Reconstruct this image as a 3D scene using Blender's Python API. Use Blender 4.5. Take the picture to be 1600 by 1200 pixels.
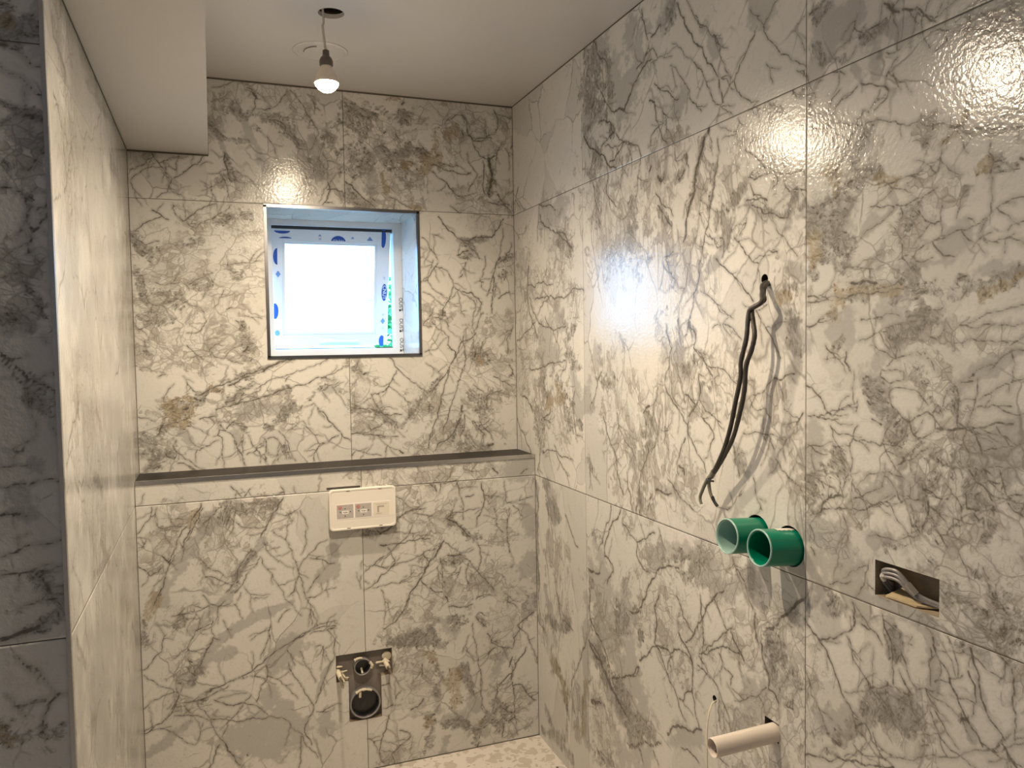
import bpy, bmesh, math, random
import numpy as np
from mathutils import Vector, Matrix
for o in list(bpy.data.objects): bpy.data.objects.remove(o)
SC = bpy.context.scene
COL = SC.collection
R = math.radians
# ---------------- camera ----------------
CAM = (-1.1185, -2.9122, 1.4873)
yaw, pit, rol = 0.361, -0.0484, -0.0163
fw = Vector((math.sin(yaw)*math.cos(pit), math.cos(yaw)*math.cos(pit), math.sin(pit)))
rt = Vector((math.cos(yaw), -math.sin(yaw), 0)); up = rt.cross(fw)
r2 = rt*math.cos(rol) + up*math.sin(rol); u2 = -rt*math.sin(rol) + up*math.cos(rol)
cd = bpy.data.cameras.new('camera'); cam = bpy.data.objects.new('camera', cd); COL.objects.link(cam)
M = Matrix((r2, u2, -fw)).transposed().to_4x4(); M.translation = CAM
cam.matrix_world = M
cd.sensor_width = 36; cd.lens = 1233.34/1600*36; cd.clip_start = 0.02
SC.camera = cam
# ---------------- world, exposure ----------------
SC.view_settings.view_transform = 'Standard'; SC.view_settings.look = 'None'
SC.view_settings.gamma = 1; SC.view_settings.use_curve_mapping = False
SC.view_settings.exposure = 0.85
W = bpy.data.worlds.new('sky'); SC.world = W; W.use_nodes = True
bg = W.node_tree.nodes['Background']; bg.inputs[0].default_value = (0.25, 0.56, 1.0, 1); bg.inputs[1].default_value = 6.0
LAMP_COL = (1.0, 0.815, 0.595); LAMP_STR = 108.0; SPOT_W = 36.0
def portal(name, loc, rot, sx, sy):
    l = bpy.data.lights.new(name, 'AREA'); l.shape = 'RECTANGLE'; l.size = sx; l.size_y = sy
    l.cycles.is_portal = True
    o = bpy.data.objects.new(name, l); o.location = loc; o.rotation_euler = rot; COL.objects.link(o)
portal('window_portal', (-0.655, 0.5, 1.73), (R(-90), 0, 0), 0.6, 0.7)
portal('fill_window_portal', (-3.02, -3.0, 1.65), (0, R(-90), 0), .34, .34)  # portal of the added window that fills the partition with daylight
# ---------------- dimensions (metres) ----------------
WX = -1.3638; D = 0.1816; Z1 = 1.9974; ZC = 2.4161; ZS = 2.1549; XS = -1.112
YF = -1.3958; G1 = -0.6116; G2 = -1.6315; ZL = 1.0784; RX = -3.0; RY = -4.1
WIN = (-0.9376, -0.3835, 1.4597, 1.9936)
# ---------------- helpers ----------------
def tag(o, label=None, cat=None, group=None, kind=None):
    if label: o['label'] = label
    if cat: o['category'] = cat
    if group: o['group'] = group
    if kind: o['kind'] = kind
    return o
def link(name, me, mat, parent=None):
    o = bpy.data.objects.new(name, me); COL.objects.link(o)
    if mat is not None:
        for m in (mat if isinstance(mat, (list, tuple)) else [mat]): me.materials.append(m)
    if parent:
        o.parent = parent
        o.matrix_parent_inverse = Matrix.Translation(parent.location).inverted() if parent.location.length else Matrix()
    return o
def mesh(name, bm, mat, parent=None, smooth=False):
    me = bpy.data.meshes.new(name)
    bmesh.ops.recalc_face_normals(bm, faces=bm.faces)
    if smooth:
        for f in bm.faces: f.smooth = True
    bm.to_mesh(me); bm.free()
    if smooth:
        try: me.set_sharp_from_angle(angle=R(40))
        except Exception: pass
    return link(name, me, mat, parent)
def empty(name, loc, label, cat, group=None):
    o = bpy.data.objects.new(name, None); o.location = loc; o.empty_display_size = 0.05
    COL.objects.link(o); return tag(o, label, cat, group)
def box(bm, x0, x1, y0, y1, z0, z1, bev=0):
    r = bmesh.ops.create_cube(bm, size=1)
    vs = r['verts']
    bmesh.ops.scale(bm, vec=(x1-x0, y1-y0, z1-z0), verts=vs)
    bmesh.ops.translate(bm, vec=((x0+x1)/2, (y0+y1)/2, (z0+z1)/2), verts=vs)
    if bev:
        es = list({e for v in vs for e in v.link_edges})
        bmesh.ops.bevel(bm, geom=es, offset=bev, segments=2, affect='EDGES', profile=0.6)
def loft(bm, rings, cap=True, close=False):
    vs = [[bm.verts.new(p) for p in r] for r in rings]
    n = len(vs[0])
    for a, b in zip(vs, vs[1:] + ([vs[0]] if close else [])):
        for i in range(n):
            bm.faces.new((a[i], a[(i+1) % n], b[(i+1) % n], b[i]))
    if cap and not close:
        bm.faces.new(vs[0][::-1]); bm.faces.new(vs[-1])
def catmull(pts, k=6):
    pts = [Vector(p) for p in pts]; P = [pts[0]*2-pts[1]] + pts + [pts[-1]*2-pts[-2]]; out = []
    for i in range(1, len(P)-2):
        for j in range(k):
            t = j/k
            out.append(0.5*((2*P[i]) + (P[i+1]-P[i-1])*t + (2*P[i-1]-5*P[i]+4*P[i+1]-P[i+2])*t*t + (3*P[i]-P[i-1]-3*P[i+1]+P[i+2])*t**3))
    out.append(pts[-1]); return out
def tube(bm, pts, rad, n=10, flat=1.0, k=6, wob=0, smoothpath=True):
    ps = catmull(pts, k) if smoothpath and len(pts) > 2 else [Vector(p) for p in pts]
    rings = []; prev = None
    for i, p in enumerate(ps):
        t = (ps[min(i+1, len(ps)-1)] - ps[max(i-1, 0)]).normalized()
        a = prev - t*prev.dot(t) if prev else (Vector((0, 0, 1)) if abs(t.z) < .8 else Vector((1, 0, 0))).cross(t)
        a.normalize(); b = t.cross(a); prev = a
        rr = rad[0] + (rad[1]-rad[0])*i/(len(ps)-1) if isinstance(rad, tuple) else rad
        if wob: rr *= 1 + random.uniform(-wob, wob)
        rings.append([p + (a*math.cos(q) + b*math.sin(q)*flat)*rr for q in [2*math.pi*j/n for j in range(n)]])
    loft(bm, rings)
def pipe(bm, c0, c1, ro, ri, n=40, jag=0.0, depth=None):
    """hollow pipe open at the c1 end"""
    c0 = Vector(c0); c1 = Vector(c1); t = (c1-c0).normalized()
    a = Vector((0, 0, 1)) if abs(t.z) < .8 else Vector((1, 0, 0)); a = (a - t*a.dot(t)).normalized(); b = t.cross(a)
    def ring(c, r, j=0): return [c + (a*math.cos(q) + b*math.sin(q))*r + t*(random.uniform(-j, j) if j else 0) for q in [2*math.pi*i/n for i in range(n)]]
    w = (ro-ri)*.3
    loft(bm, [ring(c0, ro), ring(c1-t*w, ro), ring(c1, ro-w, jag), ring(c1, ri+w, jag), ring(c1-t*w, ri), ring(c0, ri)], close=True)
def lathe(bm, prof, c, n=32, axis='z', tilt=None):
    rings = []
    for r, z in prof:
        rings.append([Vector((r*math.cos(q), r*math.sin(q), z)) for q in [2*math.pi*i/n for i in range(n)]])
    m = tilt or Matrix()
    rings = [[Vector(c) + m @ p for p in r] for r in rings]
    loft(bm, rings)
# ---------------- materials ----------------
def newmat(name):
    m = bpy.data.materials.new(name); m.use_nodes = True
    nt = m.node_tree; b = nt.nodes['Principled BSDF']; return m, nt, b
def simple(name, col, rough=.5, metal=0, noise=0.0, nscale=20, spec=.5, bump=0, bscale=200, emit=None, es=0, trans=0):
    m, nt, b = newmat(name)
    b.inputs['Roughness'].default_value = rough; b.inputs['Metallic'].default_value = metal
    b.inputs['Specular IOR Level'].default_value = spec
    tc = nt.nodes.new('ShaderNodeTexCoord')
    if noise:
        n = nt.nodes.new('ShaderNodeTexNoise'); n.inputs['Scale'].default_value = nscale; n.inputs['Detail'].default_value = 5
        nt.links.new(tc.outputs['Object'], n.inputs['Vector'])
        mx = nt.nodes.new('ShaderNodeMix'); mx.data_type = 'RGBA'
        mx.inputs[6].default_value = tuple(c*(1-noise) for c in col)+(1,); mx.inputs[7].default_value = tuple(min(1, c*(1+noise)) for c in col)+(1,)
        nt.links.new(n.outputs[0], mx.inputs[0]); nt.links.new(mx.outputs[2], b.inputs['Base Color'])
    else: b.inputs['Base Color'].default_value = tuple(col)+(1,)
    if bump:
        n2 = nt.nodes.new('ShaderNodeTexNoise'); n2.inputs['Scale'].default_value = bscale; n2.inputs['Detail'].default_value = 3
        nt.links.new(tc.outputs['Object'], n2.inputs['Vector'])
        bp = nt.nodes.new('ShaderNodeBump'); bp.inputs['Strength'].default_value = bump; bp.inputs['Distance'].default_value = 0.002
        nt.links.new(n2.outputs[0], bp.inputs['Height']); nt.links.new(bp.outputs[0], b.inputs['Normal'])
    if emit:
        b.inputs['Emission Color'].default_value = tuple(emit)+(1,); b.inputs['Emission Strength'].default_value = es
    return m

def marble_material(name):
    m, nt, b = newmat(name); N = nt.nodes; L = nt.links
    def attr(n):
        a = N.new('ShaderNodeAttribute'); a.attribute_name = n; return a
    def math_(op, a, bb=None, c=None, clamp=False):
        n = N.new('ShaderNodeMath'); n.operation = op; n.use_clamp = clamp
        for i, x in enumerate((a, bb, c)):
            if x is None: continue
            if hasattr(x, 'is_linked'): L.new(x, n.inputs[i])
            else: n.inputs[i].default_value = x
        return n.outputs[0]
    def sstep(x, lo, hi):
        n = N.new('ShaderNodeMapRange'); n.interpolation_type = 'SMOOTHSTEP'
        L.new(x, n.inputs[0]); n.inputs[1].default_value = lo; n.inputs[2].default_value = hi
        return n.outputs[0]
    def noise(vec, s, d=4, r=.5, dist=0):
        n = N.new('ShaderNodeTexNoise'); n.inputs['Scale'].default_value = s; n.inputs['Detail'].default_value = d
        n.inputs['Roughness'].default_value = r; n.inputs['Distortion'].default_value = dist; L.new(vec, n.inputs['Vector']); return n
    def mix(f, a, c):
        n = N.new('ShaderNodeMix'); n.data_type = 'RGBA'
        L.new(f, n.inputs[0])
        for i, x in ((6, a), (7, c)):
            if isinstance(x, tuple): n.inputs[i].default_value = x+(1,)
            else: L.new(x, n.inputs[i])
        return n.outputs[2]
    tc = attr('tc').outputs['Vector']
    tone = attr('tone'); sp = N.new('ShaderNodeSeparateColor'); L.new(tone.outputs['Color'], sp.inputs[0])
    G, DD, O = sp.outputs; X = tone.outputs['Alpha']
    vein_and_shade = attr('vein_and_shade').outputs['Fac']
    # warped coordinate
    n1 = noise(tc, 4.5, 3); n2 = noise(tc, 26, 3)
    def warp(vec, n, amt):
        s = N.new('ShaderNodeVectorMath'); s.operation = 'SUBTRACT'; L.new(n.outputs['Color'], s.inputs[0]); s.inputs[1].default_value = (.5, .34, .34)
        k = N.new('ShaderNodeVectorMath'); k.operation = 'SCALE'; L.new(s.outputs[0], k.inputs[0]); k.inputs['Scale'].default_value = amt
        a = N.new('ShaderNodeVectorMath'); a.operation = 'ADD'; L.new(vec, a.inputs[0]); L.new(k.outputs[0], a.inputs[1]); return a.outputs[0]
    wv = warp(warp(tc, n1, .12), n2, .022)
    def vor(s, feat='DISTANCE_TO_EDGE'):
        v = N.new('ShaderNodeTexVoronoi'); v.feature = feat; v.inputs['Scale'].default_value = s; L.new(wv, v.inputs['Vector']); return v
    nb = noise(tc, 7, 3).outputs[0]; nc = noise(wv, 16, 4).outputs[0]; nd = noise(tc, 2.2, 2).outputs[0]
    nf = noise(wv, 60, 5, .65).outputs[0]
    nx = noise(wv, 120, 4, .7).outputs[0]; nfine = noise(tc, 130, 4, .6).outputs[0]
    vA = vor(6.5).outputs['Distance']; vB = vor(17).outputs['Distance']; vC = vor(48).outputs['Distance']; vE = vor(105).outputs['Distance']
    inv = lambda x: math_('SUBTRACT', 1.0, x)
    a = math_('MULTIPLY', inv(sstep(vA, 0.0, .022)), sstep(nb, .42, .6))
    Xs = sstep(X, .15, .75)
    bgate = math_('MAXIMUM', sstep(nc, .56, .70), Xs)
    bM = math_('MULTIPLY', inv(sstep(vB, 0.0, .04)), bgate)
    cM = math_('MULTIPLY', inv(sstep(vC, 0.0, .09)), math_('MULTIPLY', Xs, sstep(nc, .38, .58)))
    eM = math_('MULTIPLY', inv(sstep(vE, 0.0, .16)), math_('MULTIPLY', math_('MAXIMUM', DD, math_('MULTIPLY', Xs, .6)), sstep(nf, .42, .6)))
    fine = math_('MAXIMUM', math_('MULTIPLY', a, .55), math_('MAXIMUM', math_('MULTIPLY', bM, .5), math_('MAXIMUM', math_('MULTIPLY', cM, .5), math_('MULTIPLY', eM, .55))))
    # base
    cellc = N.new('ShaderNodeSeparateColor'); L.new(vor(6.5, 'F1').outputs['Color'], cellc.inputs[0])
    cellb = N.new('ShaderNodeSeparateColor'); L.new(vor(48, 'F1').outputs['Color'], cellb.inputs[0])
    base = mix(sstep(nd, .3, .7), (.62, .60, .56), (.54, .535, .505))
    base = mix(math_('MULTIPLY', sstep(cellc.outputs[0], .65, .8), .35), base, (.40, .39, .365))
    base = mix(math_('MULTIPLY', math_('MULTIPLY', sstep(cellb.outputs[0], .35, .6), Xs), math_('MULTIPLY', sstep(nc, .35, .6), .62)), base, (.29, .265, .23))
    base = mix(math_('MULTIPLY', sstep(nf, .5, .75), .30), base, (.36, .34, .30))
    # soft smoky grey patches with a noisy outline
    gm = sstep(math_('ADD', G, math_('MULTIPLY', math_('SUBTRACT', nc, .5), .8)), .12, 1.0)
    base = mix(math_('MULTIPLY', gm, .62), base, (.29, .283, .268))
    dn = math_('ADD', DD, math_('MULTIPLY', math_('SUBTRACT', math_('ADD', math_('MULTIPLY', nx, .55), math_('MULTIPLY', nf, .45)), .52), 3.0))
    dm = math_('MULTIPLY', sstep(dn, .1, 1.35), sstep(DD, .04, .5))
    base = mix(math_('MULTIPLY', dm, .72), base, (.155, .148, .128))
    spk = math_('MULTIPLY', sstep(math_('ADD', math_('MULTIPLY', nx, .6), math_('MULTIPLY', nf, .4)), .57, .63), sstep(math_('ADD', DD, O), .25, .7))
    om = math_('MULTIPLY', sstep(math_('ADD', O, math_('MULTIPLY', math_('SUBTRACT', nx, .5), 2.4)), .2, 1.2), sstep(O, .04, .3))
    base = mix(math_('MULTIPLY', om, .68), base, (.29, .225, .125))
    base = mix(math_('MULTIPLY', spk, .7), base, (.07, .062, .05))
    base = mix(fine, base, (.13, .115, .095))
    # traced veins and the cord's painted shade line
    vn = math_('ADD', vein_and_shade, math_('MULTIPLY', math_('SUBTRACT', nfine, .5), .0032))
    vcore = math_('MULTIPLY', inv(sstep(vn, -.0008, .0016)), sstep(nf, .25, .5))
    halo = math_('MULTIPLY', inv(sstep(math_('ADD', vein_and_shade, math_('MULTIPLY', math_('SUBTRACT', nf, .5), .012)), 0.0, .009)), .42)
    base = mix(halo, base, (.25, .235, .205))
    base = mix(math_('MULTIPLY', vcore, .86), base, (.085, .075, .062))
    L.new(base, b.inputs['Base Color'])
    b.inputs['Roughness'].default_value = .17
    b.inputs['Specular IOR Level'].default_value = .55
    pos = N.new('ShaderNodeTexCoord').outputs['Object']
    bn = noise(pos, 125, 2).outputs[0]; bn2 = noise(pos, 18, 2).outputs[0]
    h = math_('ADD', math_('MULTIPLY', bn, .0006), math_('MULTIPLY', bn2, .0004))
    bp = N.new('ShaderNodeBump'); bp.inputs['Strength'].default_value = 1; bp.inputs['Distance'].default_value = 1.0
    L.new(h, bp.inputs['Height']); L.new(bp.outputs[0], b.inputs['Normal'])
    return m
M_MARBLE = marble_material('marble_tile')
M_GROUT = simple('grout', (.10, .085, .065), .85, noise=.15)
M_PLASTER = simple('painted_plaster', (.60, .585, .57), .33, noise=.03, nscale=4, spec=.4, bump=.12, bscale=30)
M_STEEL = simple('brushed_steel', (.55, .54, .53), .22, 1, noise=.08, nscale=60)
M_DARKSTEEL = simple('dark_steel', (.22, .22, .23), .28, 1, noise=.1, nscale=60)
M_SHELF = simple('dark_polished_ledge', (.022, .018, .015), .40, 0, noise=.4, nscale=14, spec=.08, bump=.08, bscale=60)
M_UPVC = simple('white_window_plastic', (.80, .83, .86), .3, noise=.02)
M_SEAL = simple('dark_rubber_seal', (.03, .035, .04), .6)
M_PRINT = simple('blue_film_print', (.02, .09, .42), .5)
M_PRINTL = simple('pale_blue_film_print', (.18, .32, .62), .5)
M_BLACKPRINT = simple('black_print', (.012, .014, .03), .6)
M_WHITE = simple('white_plastic', (.74, .70, .63), .35, noise=.03)
M_CAVITY = simple('raw_cavity_board', (.30, .24, .165), .9, noise=.5, nscale=40, bump=.5, bscale=80)
M_CAVDARK = simple('dark_cavity', (.05, .045, .04), .9, noise=.5, nscale=25)
M_BACKGREY = simple('grey_backing_board', (.21, .185, .17), .7, noise=.15, nscale=12, bump=.2, bscale=60)
M_BLACKPIPE = simple('black_plastic_pipe', (.018, .018, .019), .3)
M_GREYPIPE = simple('grey_pipe_seal', (.22, .21, .21), .4, noise=.2, nscale=30)
M_GREEN = simple('green_plastic', (.0, .20, .115), .33, noise=.12, nscale=25, spec=.5, bump=.1, bscale=40)
M_GREENPALE = simple('pale_green_plastic_inside', (.30, .46, .42), .4, noise=.12, nscale=25)
M_CABLE = simple('dark_cable_sheath', (.045, .038, .032), .45, noise=.5, nscale=60, bump=.3, bscale=150)
M_GREYCABLE = simple('grey_cable_sheath', (.20, .19, .19), .4, noise=.2, nscale=50)
M_OLIVE = simple('grey_green_wire_insulation', (.16, .16, .125), .5, noise=.15)
M_FOAM = simple('dusty_white_foam', (.66, .60, .47), .8, noise=.25, nscale=60, bump=.8, bscale=90)
M_BRASSY = simple('zinc_threaded_rod', (.42, .38, .30), .35, 1, noise=.2, nscale=200)

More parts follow.
